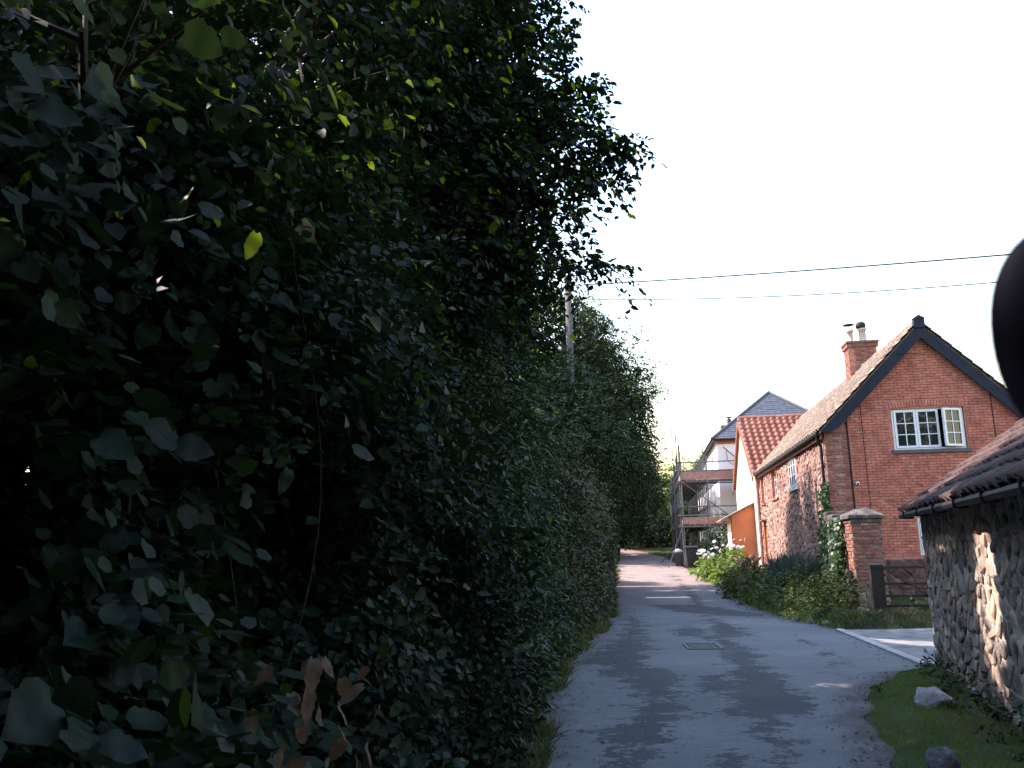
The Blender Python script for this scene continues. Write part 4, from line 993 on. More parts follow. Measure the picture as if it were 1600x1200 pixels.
cs = MB().add(v4, [(3, 2, 1, 0), (0, 1, 5, 4), (1, 2, 6, 5), (2, 3, 7, 6), (3, 0, 4, 7), (4, 5, 9, 8), (5, 6, 10, 9), (6, 7, 11, 10), (7, 4, 8, 11), (8, 9, 10, 11)], .3).build('capstone', M['stone_cap'], pr); bevel(cs, .02)
gwp0, gwp1 = Vector((7.86, 19.55, 0)), Vector((8.50, 22.40, 0)); gd = (gwp1 - gwp0); gl = gd.length; ga = math.atan2(gd.x, gd.y)
gw_ = thing('garden_wall', 'old garden wall smothered in ivy between the gate pier and the cottage corner', 'wall', gwp0, -ga)
w0 = MB().box((-.16, 0, -.3), (.16, gl, 2.02), .3).build('core', M['mortar'], gw_)
for c in voronoi(rubble_seeds((0, -.2), (gl, 2.0), .3, .18), (0, -.2), (gl, 2.0)):
    v_, f_ = stone_geo(c, .014, .03, lambda a, z, h: (-.16 - h, a, z), False); MB().add(v_, f_).build('stone', M['rubble_house'], gw_)
for k in range(6):
    cpb = MB().box((-.24, k * gl / 6 + .01, 2.02), (.24, (k + 1) * gl / 6 - .01, 2.16 + .05 * (k % 2) + .05 * k), .3).build('coping_stone', M['stone_cap'], gw_); bevel(cpb, .04)
# five-bar gate
gx0 = Vector((7.45, 17.62, 0)); gt = thing('field_gate', 'dark rusted five bar gate with its post beside the brick pier', 'gate', gx0, -R(9))
MB().box((-.10, -.09, -.3), (.09, .09, 1.12), .3).box((-.11, -.1, 1.12), (.1, .1, 1.19), .3).build('gate_post', M['iron'], gt)
for i, z in enumerate((.16, .36, .56, .80, 1.13)): MB().box((.12, -.02, z - .027), (3.1, .02, z + .027)).build('rail', M['iron'], gt)
for x in (.14, 1.6, 3.06): MB().box((x - .03, -.0225, .1), (x + .03, .0225, 1.19)).build('stile', M['iron'], gt)
MB().beam((.16, -.03, 1.1), (1.55, -.03, .2), .012, .05, (0, 1, 0)).build('brace', M['iron'], gt)
MB().box((.06, -.05, .3), (.2, -.02, .36)).box((.06, -.05, .95), (.2, -.02, 1.01)).build('hinge', M['iron'], gt)
# stone revetment at the foot of the flower bed and loose boulders
def boulder(label, x, y, r, seed, tilt=0, mat='rock', cat='boulder', name='boulder', zoff=0.0, group=None, parent=None, rot=0):
    rnd = random.Random(seed); bm = bmesh.new(); bmesh.ops.create_icosphere(bm, subdivisions=3, radius=1)
    pl_ = [(Vector((rnd.gauss(0, 1), rnd.gauss(0, 1), rnd.gauss(.2, .8))).normalized(), rnd.uniform(.55, .85)) for _ in range(11)]
    for v in bm.verts:
        p = v.co.copy()
        for n_, d in pl_:
            e = p.dot(n_) - d
            if e > 0: p -= n_ * e
        p += p.normalized() * (.05 * math.sin(p.x * 7 + seed) * math.sin(p.y * 6) + .03 * math.sin(p.z * 13 + p.x * 9)); v.co = Vector((p.x * r[0], p.y * r[1], p.z * r[2]))
    me = bpy.data.meshes.new(name); bm.to_mesh(me); bm.free(); me.materials.append(M[mat]); me.shade_smooth()
    a = me.attributes.new('tint', 'FLOAT', 'POINT'); a.data.foreach_set('value', [.1] * len(me.vertices))
    o = bpy.data.objects.new(name, me); COL.objects.link(o); o.location = (x, y, gz(x, y) + r[2] * .45 + zoff); o.rotation_euler = (tilt, tilt * .5, rot); tag(o, label, cat, group); return o
boulder('large pale flat topped boulder on the grass verge by the barn', 4.12, 8.62, (.26, .18, .13), 5, .2, rot=-.5, zoff=-.02)
boulder('small grey boulder at the bottom edge of the grass verge', 3.0, 6.26, (.12, .11, .14), 8, -.3, rot=.4)
boulder('small flat stone half hidden in weeds at the foot of the barn wall', 4.78, 9.0, (.16, .11, .07), 12, 0, rot=.2)
for i, (x, y, r_) in enumerate([(6.28, 17.35, .27), (6.62, 17.28, .22), (6.98, 17.35, .30), (6.12, 17.9, .24), (6.06, 18.6, .22), (7.25, 17.6, .2)]):
    r_ *= .62; boulder(['dark mossy stone at the near corner of the flower bed', 'small dark stone second from the bed corner', 'broad grey stone edging the bed in front of the pier', 'dark edging stone left of the bed corner', 'dark edging stone farthest along the lane side of the bed', 'small stone against the foot of the gate post'][i], x, y, (r_, r_ * .8, r_ * .75), 30 + i, .1, mat='stone_cap', cat='stone', name='edging_stone', zoff=-.05, group='stones edging the flower bed', rot=i)
boulder('pale pink stone showing through the far left hedge bank', 4.45, 38.6, (.22, .2, .17), 51, 0, mat='rubble_house', cat='stone', name='bank_stone', zoff=.75)

# ------------------------------------------------------------------ manhole cover in the lane
mh = thing('manhole_cover', 'worn iron manhole cover of two triangular plates set in the lane', 'manhole cover', (3.05, 14.2, g(14.2) + .02), R(-4)); mh.scale = (.76, .9, 1)
fr_ = MB().box((-.37, -.46, -.03), (.37, -.42, .012)).box((-.37, .42, -.03), (.37, .46, .012)).box((-.37, -.42, -.03), (-.33, .42, .012)).box((.33, -.42, -.03), (.37, .42, .012)); fr_.build('frame', M['cast'], mh)
for a in (0, 1):
    tri = [(-.32, -.41), (.32, .41), (-.32, .41)] if a == 0 else [(-.30, -.41), (.32, -.41), (.32, .39)]
    pt = MB().prism(tri, 'z', -.03, .004, .4).build('plate', M['cast'], mh); st = MB()
    for i in range(8):
        for j in range(10):
            x, y = -.28 + i * .08, -.37 + j * .082
            if inpoly([x], [y], [(p[0] * .9 + (tri[0][0] + tri[1][0] + tri[2][0]) / 30, p[1] * .9 + (tri[0][1] + tri[1][1] + tri[2][1]) / 30) for p in tri])[0]: st.box((x - .025, y - .016, .004), (x + .025, y + .016, .012), random.choice((.1, .9)))
    st.build('tread', M['cast'], pt, kind='stuff')

# ------------------------------------------------------------------ wheelie bins, sack
def wbin(label, x, y, rz, s_=1.0):
    t_ = thing('wheelie_bin', label, 'bin', (x, y, gz(x, y)), rz, 'bins under the scaffolding'); B_ = MB()
    vs = []
    for z, w, d in ((.06, .22, .24), (.5, .25, .29), (.95, .28, .33)):
        vs += [(-w * s_, -d * s_, z * s_), (w * s_, -d * s_, z * s_), (w * s_, d * s_, z * s_), (-w * s_, d * s_, z * s_)]
    fs = [(3, 2, 1, 0), (8, 9, 10, 11)] + [(k * 4 + i, k * 4 + (i + 1) % 4, k * 4 + 4 + (i + 1) % 4, k * 4 + 4 + i) for k in (0, 1) for i in range(4)]
    bevel(B_.add(vs, fs, .3).build('body', M['bin_black'], t_), .025)
    lid = MB().prism([(-.38 * s_, .96 * s_), (.38 * s_, .96 * s_), (.36 * s_, 1.03 * s_), (0, 1.07 * s_), (-.36 * s_, 1.02 * s_)], 'x', -.31 * s_, .31 * s_).build('lid', M['bin_black'], t_); bevel(lid, .02)
    MB().tube([(-.22 * s_, .42 * s_, .98 * s_), (.22 * s_, .42 * s_, .98 * s_)], .018, 6).build('handle', M['bin_black'], t_)
    for sx in (-1, 1): MB().tube([(sx * .2 * s_, .25 * s_, .1 * s_), (sx * .27 * s_, .25 * s_, .1 * s_)], .1 * s_, 12).build('wheel', M['plastic_black'], t_)
    return t_
wbin('tall black wheelie bin standing against the scaffold corner', 9.27, 44.4, R(-9), 1.12)
wbin('smaller black bin beside the tall wheelie bin, farther up the lane', 9.0, 46.6, R(-20), .72)
sk = MB().lathe([(.0, 0), (.22, .02), (.26, .08), (.18, .17), (.05, .21), (0, .21)], (0, 0, 0), 10).build('rubbish_sack', M['sack'], None, smooth=True); sk.location = (9.0, 46.6, gz(9.0, 46.6) + .76); sk.scale = (1, .7, 1)
tag(sk, 'crumpled white sack lying on the smaller black bin', 'sack')

# ------------------------------------------------------------------ pole and wires
pz = gz(1.9, 27)
up_ = thing('utility_pole', 'grey weathered wooden utility pole rising among the trees on the left', 'pole', (1.98, 27.2, pz))
MB().tube([(0, 0, -.5), (0, 0, 9.8 - pz + 1.0)], [.15, .11], 12).build('shaft', M['wood_pole'], up_, smooth=True)
for x in (-.17, .17): MB().lathe([(.02, 0), (.035, .03), (.02, .06), (.035, .09), (.0, .11)], (x, -.05, 10.32 - pz), 8).build('insulator', M['pot_cream'], up_, smooth=True)
def wire(label, a, b, sag, r):
    pts = [Vector(a).lerp(Vector(b), i / 30) - Vector((0, 0, sag * 4 * (i / 30) * (1 - i / 30))) for i in range(31)]
    tag(MB().tube(pts, r, 5).build('overhead_wire', M['wire'], None), label, 'wire')
wire('upper of the two overhead wires, thicker and nearly straight', (2.0, 27.1, 10.42), (22.0, 14.4, 7.80), .18, .022)
wire('lower overhead wire, thin and slightly sagging', (2.0, 27.1, 9.95), (22.0, 14.4, 7.70), .62, .015)

# ------------------------------------------------------------------ mirror housing close to the lens
mr = thing('vehicle_mirror', 'black rounded mirror housing, blurred and very close at the right edge', 'mirror', (.1865, .26, 1.714))
bm = bmesh.new(); bmesh.ops.create_uvsphere(bm, u_segments=40, v_segments=24, radius=1)
for v in bm.verts:
    x, y, z = v.co; sgn = lambda q, e: math.copysign(abs(q) ** e, q); v.co = Vector((sgn(x, .9) * .030, sgn(y, .9) * .014, sgn(z, .95) * .0395))
me = bpy.data.meshes.new('housing'); bm.to_mesh(me); bm.free(); me.materials.append(M['mirror_black']); me.shade_smooth()
a = me.attributes.new('tint', 'FLOAT', 'POINT'); link(bpy.data.objects.new('housing', me), mr)
MB().tube([(.02, 0, 0), (.09, .02, .02), (.16, .05, .06)], .007, 8).build('arm', M['mirror_black'], mr)

# ------------------------------------------------------------------ hedgerow along the left of the lane
def hedge(label, y0, y1, kind, m, size, levels, dens=.7, parts=0, length=.4, per=7, lean=.16, droop=.35, step=.6, rad=.62, inset=.42, up=.55, cat='hedge', inner=True, bare=0, hollow=-.75):
    ym = (y0 + y1) / 2; x0 = float(interp(LK, ym)) - .9; base = (x0, ym, gz(x0, ym)); t = thing('hedge_shrub', label, cat, base, 0, 'shrubs of the hedgerow left of the lane')
    bl = []
    y = y0
    while y <= y1:
        for z in levels:
            bl.append((float(interp(LK, y)) - inset - lean * z - .28 * (1 + math.sin(y * 1.7 + z * .9 + 1.3 * math.sin(y * .6))) * min(1, z) + random.gauss(0, .14), y + random.uniform(-.25, .25), float(g(y)) + z + random.uniform(-.12, .12), rad * random.uniform(.75, 1.2)))
        y += step
    P, F, s_ = crown_cloud(bl, size, length, per, dens, droop, .7, up)
    hol = np.sin(P[:, 1] * 3.1 + 1.7 * np.sin(P[:, 2] * 2.3)) + np.sin(P[:, 2] * 3.7 + P[:, 1] * 1.3 + 2 * np.sin(P[:, 1] * .9)) + .8 * np.sin(P[:, 0] * 4.1 + P[:, 1] * 2.2)
    keep = hol + RNG.normal(0, .35, len(P)) > hollow; P, F, s_ = P[keep], F[keep], s_[keep]
    k = P[:, 0] < interp(LK, P[:, 1]) + .12 + .1 * np.maximum(P[:, 2] - g(P[:, 1]) - .4, 0); k &= P[:, 2] > g(P[:, 1]) + .02; k &= np.linalg.norm(P - np.array(EYE), axis=1) > .75
    put_leaves(t, P[k], F[k], s_[k], kind, m, base, parts, 'foliage')
    if inner:
        bl2 = []; y = y0
        while y <= y1:
            for z in levels[1:]: bl2.append((float(interp(LK, y)) - inset - 1.3 - lean * z, y, float(g(y)) + z + .2, .95))
            y += 1.3
        P, F, s_ = crown_cloud(bl2, max(.13, size * 1.3), .5, 6, .55, .2); put_leaves(t, P, F, s_, 'diamond', m, base, 0, 'inner_foliage')
    for i in range(int((y1 - y0) * .8) + bare // 2):
        yy = random.uniform(max(y0, 2.4), y1); xb = float(interp(LK, yy)) - random.uniform(.35, .9); zb_ = gz(xb, yy); mb = MB(); pts = [Vector((xb, yy, zb_ - .1))]
        h_ = max(levels) * random.uniform(.7, 1.1)
        a1, a2, p1, p2, dx, dy = random.uniform(.05, .16), random.uniform(.05, .18), random.uniform(0, 6), random.uniform(0, 6), random.uniform(-.1, .3), random.uniform(-.5, .5)
        for j in range(1, 17):
            q = j / 16; pts.append(Vector((xb + a1 * (math.sin(p1 + q * 5) - math.sin(p1)) + dx * q, yy + a2 * (math.sin(p2 + q * 4) - math.sin(p2)) + dy * q, zb_ + h_ * q)))
        r0 = random.uniform(.003, .008); mb.tube([p - Vector(base) for p in pts], [r0 * (1 - j * .045) for j in range(17)], 5, .5).build('stem', M['bark'], t)
    return t
LV = [.35, .85, 1.4, 2.0, 2.7, 3.5]
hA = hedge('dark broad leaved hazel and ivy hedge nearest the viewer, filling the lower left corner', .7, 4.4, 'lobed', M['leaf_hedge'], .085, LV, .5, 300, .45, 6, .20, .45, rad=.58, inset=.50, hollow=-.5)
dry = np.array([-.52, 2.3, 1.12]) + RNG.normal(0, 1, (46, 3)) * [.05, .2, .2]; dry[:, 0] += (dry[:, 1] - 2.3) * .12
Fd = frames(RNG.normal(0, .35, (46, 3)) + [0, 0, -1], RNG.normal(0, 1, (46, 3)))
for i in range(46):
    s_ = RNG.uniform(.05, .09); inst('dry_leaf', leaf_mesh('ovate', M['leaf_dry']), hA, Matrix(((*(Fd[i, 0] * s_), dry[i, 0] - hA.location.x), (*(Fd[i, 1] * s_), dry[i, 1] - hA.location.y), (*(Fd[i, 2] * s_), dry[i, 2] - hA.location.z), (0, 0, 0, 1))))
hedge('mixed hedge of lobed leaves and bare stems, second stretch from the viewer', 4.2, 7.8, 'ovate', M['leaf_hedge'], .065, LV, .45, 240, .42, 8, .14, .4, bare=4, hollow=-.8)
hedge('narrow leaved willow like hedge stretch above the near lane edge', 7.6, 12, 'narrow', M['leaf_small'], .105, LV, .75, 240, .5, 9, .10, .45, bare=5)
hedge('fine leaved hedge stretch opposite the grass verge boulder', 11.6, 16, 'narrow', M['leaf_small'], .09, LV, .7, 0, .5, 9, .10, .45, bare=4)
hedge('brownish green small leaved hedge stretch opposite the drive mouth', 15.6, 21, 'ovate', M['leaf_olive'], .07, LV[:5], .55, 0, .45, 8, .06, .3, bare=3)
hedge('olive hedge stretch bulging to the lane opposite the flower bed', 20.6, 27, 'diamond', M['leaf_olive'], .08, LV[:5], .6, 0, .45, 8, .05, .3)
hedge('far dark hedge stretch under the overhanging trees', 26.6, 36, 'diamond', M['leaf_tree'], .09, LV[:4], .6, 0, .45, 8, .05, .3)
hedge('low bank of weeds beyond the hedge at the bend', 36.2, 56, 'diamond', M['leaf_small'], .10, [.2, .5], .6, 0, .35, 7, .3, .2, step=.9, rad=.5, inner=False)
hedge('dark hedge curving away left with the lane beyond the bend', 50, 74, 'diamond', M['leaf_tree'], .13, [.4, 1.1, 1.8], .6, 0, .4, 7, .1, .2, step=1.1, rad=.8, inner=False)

# ------------------------------------------------------------------ trees on the left
def sprig(p0, p1, n, spread_, size, per=9, length=.35):
    p0, p1 = np.array(p0), np.array(p1); f = RNG.random(n)[:, None]; O = p0 + (p1 - p0) * f + RNG.normal(0, spread_, (n, 3)); d = (p1 - p0) / np.linalg.norm(p1 - p0)
    D = d + RNG.normal(0, .5, (n, 3)); D /= np.linalg.norm(D, axis=1, keepdims=True); return twigs(O, D, length, per, size, .3)
def cat3(*a): return tuple(np.concatenate([q[i] for q in a]) for i in range(3))
T1 = [(-.35, 9, 8.1, .8), (-.05, 9, 7.1, .85), (.4, 9.2, 6.35, .8), (.05, 9, 5.6, .8), (.15, 9, 4.9, .6), (-1.2, 11, 7.4, 1.4), (-.9, 12.3, 5.9, 1.1), (-2, 12, 8.6, 1.5), (-.9, 8.6, 9.2, 1.1), (-1.1, 8, 7.4, 1.3), (-1.0, 8.2, 5.8, 1.2), (-1.0, 8, 4.5, 1.0), (-.4, 8.6, 4.4, .7)]
ex = cat3(sprig((.7, 9, 6.35), (1.40, 9, 6.22), 40, .09, .085), sprig((.7, 9, 6.1), (1.25, 9.1, 5.95), 24, .08, .085), sprig((.5, 9, 4.95), (1.1, 9, 4.75), 36, .07, .085), sprig((1.0, 9, 4.8), (1.36, 9, 4.55), 20, .05, .085),
          sprig((.6, 9, 7.0), (1.1, 9, 7.05), 14, .08, .085), sprig((.4, 9, 7.5), (.8, 9, 7.7), 10, .08, .085), sprig((.3, 9, 5.4), (.95, 9, 5.5), 14, .09, .085), sprig((.2, 9, 8.2), (.6, 9, 8.3), 10, .08, .085))
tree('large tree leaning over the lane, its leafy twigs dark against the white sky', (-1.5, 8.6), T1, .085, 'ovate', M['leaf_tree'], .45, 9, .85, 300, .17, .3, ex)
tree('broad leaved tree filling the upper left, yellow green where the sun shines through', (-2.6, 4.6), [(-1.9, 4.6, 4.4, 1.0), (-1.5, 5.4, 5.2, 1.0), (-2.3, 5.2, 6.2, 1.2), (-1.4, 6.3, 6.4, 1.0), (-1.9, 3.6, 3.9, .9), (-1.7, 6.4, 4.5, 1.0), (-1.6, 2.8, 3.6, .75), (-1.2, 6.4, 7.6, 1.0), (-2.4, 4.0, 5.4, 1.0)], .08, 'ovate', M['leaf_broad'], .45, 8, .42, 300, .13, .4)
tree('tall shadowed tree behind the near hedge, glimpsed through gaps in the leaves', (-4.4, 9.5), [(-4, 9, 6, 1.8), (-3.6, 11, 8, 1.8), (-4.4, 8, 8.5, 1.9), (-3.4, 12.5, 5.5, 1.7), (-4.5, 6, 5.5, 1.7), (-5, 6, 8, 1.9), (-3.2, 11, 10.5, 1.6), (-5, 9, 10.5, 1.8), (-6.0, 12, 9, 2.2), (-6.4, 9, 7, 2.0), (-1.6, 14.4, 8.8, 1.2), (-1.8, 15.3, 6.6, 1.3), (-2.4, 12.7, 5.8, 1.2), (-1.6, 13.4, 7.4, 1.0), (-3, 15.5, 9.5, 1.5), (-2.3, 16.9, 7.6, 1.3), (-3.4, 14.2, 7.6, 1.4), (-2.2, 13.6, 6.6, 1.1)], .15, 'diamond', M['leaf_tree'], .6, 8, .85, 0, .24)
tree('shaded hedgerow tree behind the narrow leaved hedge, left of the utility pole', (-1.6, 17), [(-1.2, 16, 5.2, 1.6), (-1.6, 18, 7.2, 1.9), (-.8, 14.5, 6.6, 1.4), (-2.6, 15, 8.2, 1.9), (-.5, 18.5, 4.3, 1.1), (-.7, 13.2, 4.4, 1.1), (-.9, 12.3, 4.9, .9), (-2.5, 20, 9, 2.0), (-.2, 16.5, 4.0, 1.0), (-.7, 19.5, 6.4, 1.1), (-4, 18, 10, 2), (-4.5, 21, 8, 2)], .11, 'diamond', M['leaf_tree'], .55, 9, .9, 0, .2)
T2 = [(2.9, 28.4, 9.9, .6), (3.0, 28, 8.6, .9), (3.6, 27.4, 7.5, .95), (4.1, 27.2, 6.7, .75), (3.7, 27, 5.5, .9), (4.05, 27.4, 4.5, .8), (3.5, 26.4, 6.2, .9), (2.3, 25, 4.9, 1.3), (3.3, 25.6, 4.3, 1.0), (1.2, 23, 5.0, 1.2), (-.9, 24.5, 8.0, 1.5), (-1.3, 22.5, 8.6, 1.5), (1.9, 22.5, 4.6, 1.2), (1.62, 24.5, 6.5, .85), (1.2, 23.6, 6.0, .9), (2.6, 28.8, 3.6, 1.2), (.9, 21.5, 4.4, 1.2), (-.6, 26, 10.2, 1.3)]
ex = cat3(sprig((3.9, 27, 8.1), (4.45, 27, 8.9), 16, .12, .13), sprig((4.0, 27, 8.4), (3.9, 27, 9.5), 7, .06, .13), sprig((4.2, 27, 7.2), (4.85, 27, 7.6), 16, .12, .11), sprig((4.3, 27, 6.6), (4.9, 27, 6.8), 14, .1, .11), sprig((4.2, 27, 4.6), (4.85, 27, 4.3), 16, .12, .11), sprig((4.3, 27, 5.6), (4.75, 27, 5.2), 10, .1, .11))
tree('feathery ash tree beyond the pole, its right edge overhanging the lane', (1.7, 26.5), T2, .13, 'narrow', M['leaf_small'], .6, 10, 1.25, 0, .2, .35, ex)
tree('dark dense tree behind the pole with a rounded crown', (1.6, 31.5), [(2.3, 31, 11.0, 1.1), (3.2, 31, 9.6, 1.2), (2.2, 31, 8.4, 1.7), (3.9, 31.5, 7.4, 1.2), (4.2, 32, 5.6, 1.3), (4.4, 32, 4.2, 1.1), (1, 30, 6.5, 2), (.2, 29.5, 9.5, 2), (3.2, 33, 4.2, 1.4), (-1.5, 27, 9, 2), (-1.5, 31, 8, 2), (3.0, 30.6, 8.0, 1.2), (1.4, 30, 4.4, 1.5)], .12, 'diamond', M['leaf_tree'], .55, 9, .9, 0, .22)
tree('dark tree arching over the far end of the lane', (7.2, 60), [(8, 60, 6.5, 1.9), (9.6, 62, 5.6, 1.7), (10.6, 65, 6.2, 1.8), (7, 57, 5.2, 1.8), (8.2, 58.5, 3.8, 1.6), (6.4, 55.5, 3.2, 1.5), (9.4, 66, 4.2, 1.7), (7.2, 60, 9, 1.9), (8.8, 62.5, 8.6, 1.7)], .16, 'diamond', M['leaf_tree'], .7, 8, .55, 0, .25)
tree('far sunlit yellow green tree seen through the scaffold poles', (16.0, 80), [(14.6, 78, 6.2, 1.7), (16.0, 79, 8.0, 2.0), (17.5, 80, 7.2, 2.2), (14.8, 79, 5.2, 1.2), (19.5, 82, 8.6, 2.2), (13.8, 80, 8.2, 1.2)], .2, 'diamond', M['leaf_lime'], .7, 8, .5, 0, .25)
tree('dark low tree closing the lane at the bend', (11.5, 73), [(9.9, 69, 2.4, 1.6), (11.8, 69, 2.8, 1.7), (8.2, 72, 2.8, 1.7), (6, 75, 3.2, 2), (11, 71, 5, 1.9), (13.6, 70, 2.6, 1.6), (9, 73, 5.2, 2), (12.4, 76, 2.9, 1.5), (14.6, 76.5, 3.4, 1.7), (13.2, 78, 4.6, 1.7), (11.0, 77, 3.8, 1.6), (16.2, 77, 4.2, 1.6), (10, 82, 3.6, 2.2), (12.5, 86, 4.0, 2.4), (15, 87, 4.0, 2.3), (9, 74, 4.0, 2.0), (13.8, 90, 6.5, 2.5), (11, 90, 7, 2.5), (17.5, 89, 4.5, 2.4), (8, 68, 3.2, 1.8)], .2, 'diamond', M['leaf_tree'], .7, 8, .5, 0, .25)
tree('distant treetop showing over the right slope of the cottage roof', (36, 63), [(35.5, 62, 10.6, 2.6), (38, 63, 9.8, 2.8), (40.5, 64, 8.8, 2.6), (37, 63, 7, 3)], .2, 'diamond', M['leaf_olive'], .7, 8, .5, 0, .3)
tree('tall shaded tree beyond the bend, hidden low down by the feathery ash', (2.0, 56), [(3.5, 53, 11.5, 2.2), (2, 55, 13, 2.4), (4.5, 56, 12, 2), (3, 59, 13, 2.4), (5, 61, 11, 2), (1, 51, 11, 2.2), (2, 53, 8, 2.1), (3.5, 56, 9.0, 1.8), (1, 56, 10, 2.3), (4.3, 54.5, 5.6, 1.6), (3.8, 59, 7.5, 2.0), (5.2, 62, 7.5, 1.9), (2, 60, 10, 2.2)], .17, 'diamond', M['leaf_tree'], .7, 8, .6, 0, .25)
# unseen trees behind the viewer, added for pane reflections and to cut skylight
bl = [(x, -13 + random.uniform(-2, 2), z, random.uniform(2.2, 3)) for x in range(-14, 24, 3) for z in (3, 6.5, 9.5)] + [(-2.5 + random.uniform(-1, 1), y, z, 1.8) for y in (-2.5, -5, -7.5) for z in (2.5, 5, 7.5)] + [(.4, -3.2, 7.2, 1.6), (-.8, -.8, 7.2, 1.5), (1.2, -6, 6.5, 1.8), (1.8, -1.8, 7.4, 1.5), (-.2, -1.6, 6.2, 1.3)] + [(x, y, z, 1.8) for x in (5, 8) for y in (-2, -5, -8) for z in (2.2, 4.8, 7.4)]
P, F, s_ = crown_cloud(bl, .35, .9, 7, .5); o = link(bpy.data.objects.new('woodland', cloud_mesh('woodland', P, F, s_, 'diamond', M['leaf_tree'], (0, 0, 0)))); o['kind'] = 'stuff'

def settle():
    """sun flecks: pick leaves on the face of the foliage that the sun reaches through holes in the crowns behind, then build every cloud"""
    A = np.concatenate([p[1] for p in PENDING]).astype(np.float32); sz = np.concatenate([p[3] for p in PENDING]); d = A - np.array(EYE); dist = np.linalg.norm(d, axis=1); tn = np.concatenate([p[10] for p in PENDING]); d /= dist[:, None]; d = d.astype(np.float32); tol = np.cos(.016 + .3 * sz / dist).astype(np.float32)
    rnd = random.Random(5); aims = []
    for i in range(300): aims.append((rnd.gauss(-16, 4.6), rnd.gauss(30, 3.2), rnd.uniform(.06, .15)))
    for i in range(70): aims.append((rnd.uniform(-20, 2), rnd.uniform(14, 36), rnd.uniform(.03, .08)))
    for i in range(16): aims.append((rnd.gauss(0, 2.2), rnd.gauss(13, 3), rnd.uniform(.06, .14)))
    for a in [(-8.3, 22.4, .10), (-4, 22.4, .10), (-22, 16.5, .06), (-17.5, 19.8, .07), (2.2, 17.3, .25), (6.2, 9.3, .45), (6.9, 8.6, .4), (-26, 15, .06), (-1.3, 12.4, .2)]: aims.append(a)
    for az, el, rad in aims:
        v = np.array([math.sin(R(az)) * math.cos(R(el)), math.cos(R(az)) * math.cos(R(el)), math.sin(R(el))])
        k = np.where(d @ v.astype(np.float32) > tol)[0]
        if not len(k): continue
        fr_ = dist[k].min(); k = k[dist[k] < fr_ * 1.06 + .25]; y_ = k[tn[k] > .927]; k = y_ if len(y_) else k
        FLECKS.append((A[k[np.argmin(dist[k])]], rad))
    for p in PENDING: put_leaves(*p[:10], cut=True, now=True, tint=p[10])
settle()

# ------------------------------------------------------------------ flower bed and climbers on the right
def shrub(label, blobs, size, kind, m, dens=.7, length=.3, per=7, parts=0, name='shrub', cat='shrub', up=.7, cut=False, droop=.2, stems=5):
    bx_, by_ = blobs[0][0], blobs[0][1]; base = (bx_, by_, gz(bx_, by_)); t = thing(name, label, cat, base, 0)
    P, F, s_ = crown_cloud(blobs, size, length, per, dens, droop, .8, up); k = P[:, 2] > terrain(P[:, 0], P[:, 1]) + .01
    put_leaves(t, P[k], F[k], s_[k], kind, m, base, parts, 'foliage', cut=cut)
    mb = MB()
    for i in range(stems):
        b_ = random.choice(blobs); e = Vector(b_[:3]) - Vector(base); mb.tube([(e.x * .8, e.y * .8, -.1), (e.x, e.y, e.z)], .012, 5, .5)
    mb.build('stem', M['bark'], t, kind='stuff'); return t
fb = shrub('sunlit lime green bush with white flower heads in front of the porch', [(8.5, 35.2, .85, .5), (8.0, 34.7, .75, .48), (9.0, 35.0, 1.0, .5), (7.8, 35.3, .55, .36), (8.4, 34.4, .55, .4), (9.2, 35.6, 1.15, .42), (8.9, 33.9, .7, .45), (8.1, 33.6, .45, .4)], .13, 'ovate', M['leaf_lime'], .6, .3, 6, 60)
fl_m = MB()
for k in range(6):
    a = k * math.pi / 3; fl_m.add([(0, 0, 0), (.06 * math.cos(a - .4), .06 * math.sin(a - .4), .01), (.085 * math.cos(a), .085 * math.sin(a), .0), (.06 * math.cos(a + .4), .06 * math.sin(a + .4), .01)], [(0, 1, 2), (0, 2, 3)], 0)
fl_m.lathe([(.0, .0), (.022, .004), (.018, .016), (0, .02)], (0, 0, .0), 8, 0); flm = fl_m.mesh('flower', M['petal'], fix=False)
flp = flm.copy(); flp.materials[0] = M['petal_pink']
def flowers(owner, n, c, r, me, stem=.25, sc=(.8, 1.4)):
    for i in range(n):
        p = np.array(c) + RNG.normal(0, 1, 3) * r; mw = Matrix.Translation(Vector(p) - owner.location) @ Matrix.Rotation(random.gauss(-.4, .5), 4, 'Y') @ Matrix.Rotation(random.gauss(.5, .4), 4, 'X') @ Matrix.Scale(random.uniform(*sc), 4); f = inst('flower', me, owner, mw)
        if stem: MB().tube([(0, 0, 0), (0, 0, -stem)], .006, 4).build('stalk', M['leaf_lime'], f)
flowers(fb, 16, (7.85, 34.7, 1.33), (.28, .2, .10), flm); flowers(fb, 16, (9.0, 35.0, 1.62), (.32, .25, .12), flm); flowers(fb, 5, (8.35, 34.8, 1.7), (.1, .1, .1), flm)
shrub('dark green low shrub edging the lane right of the lime bush', [(7.1, 27.6, .36, .5), (7.9, 30.6, .35, .4), (7.6, 29.2, .4, .45), (7.8, 27.4, .5, .5), (6.8, 25.8, .36, .5)], .085, 'ovate', M['leaf_bed'], .5)
sp = thing('lavender_clump', 'grey green spiky clump against the cottage wall beside the downpipe', 'plant', (7.95, 24.0, gz(7.95, 24)))
n = 5200; O, d = ball(n, (7.9, 24.0, .55), (.75, 1.5, .35), .6); D = np.c_[RNG.normal(0, .28, n), RNG.normal(0, .28, n), np.ones(n)]
put_leaves(sp, O, frames(D, RNG.normal(0, 1, (n, 3))), RNG.uniform(.35, .7, n), 'blade', M['leaf_grey'], sp.location, 0, 'foliage', cut=False)
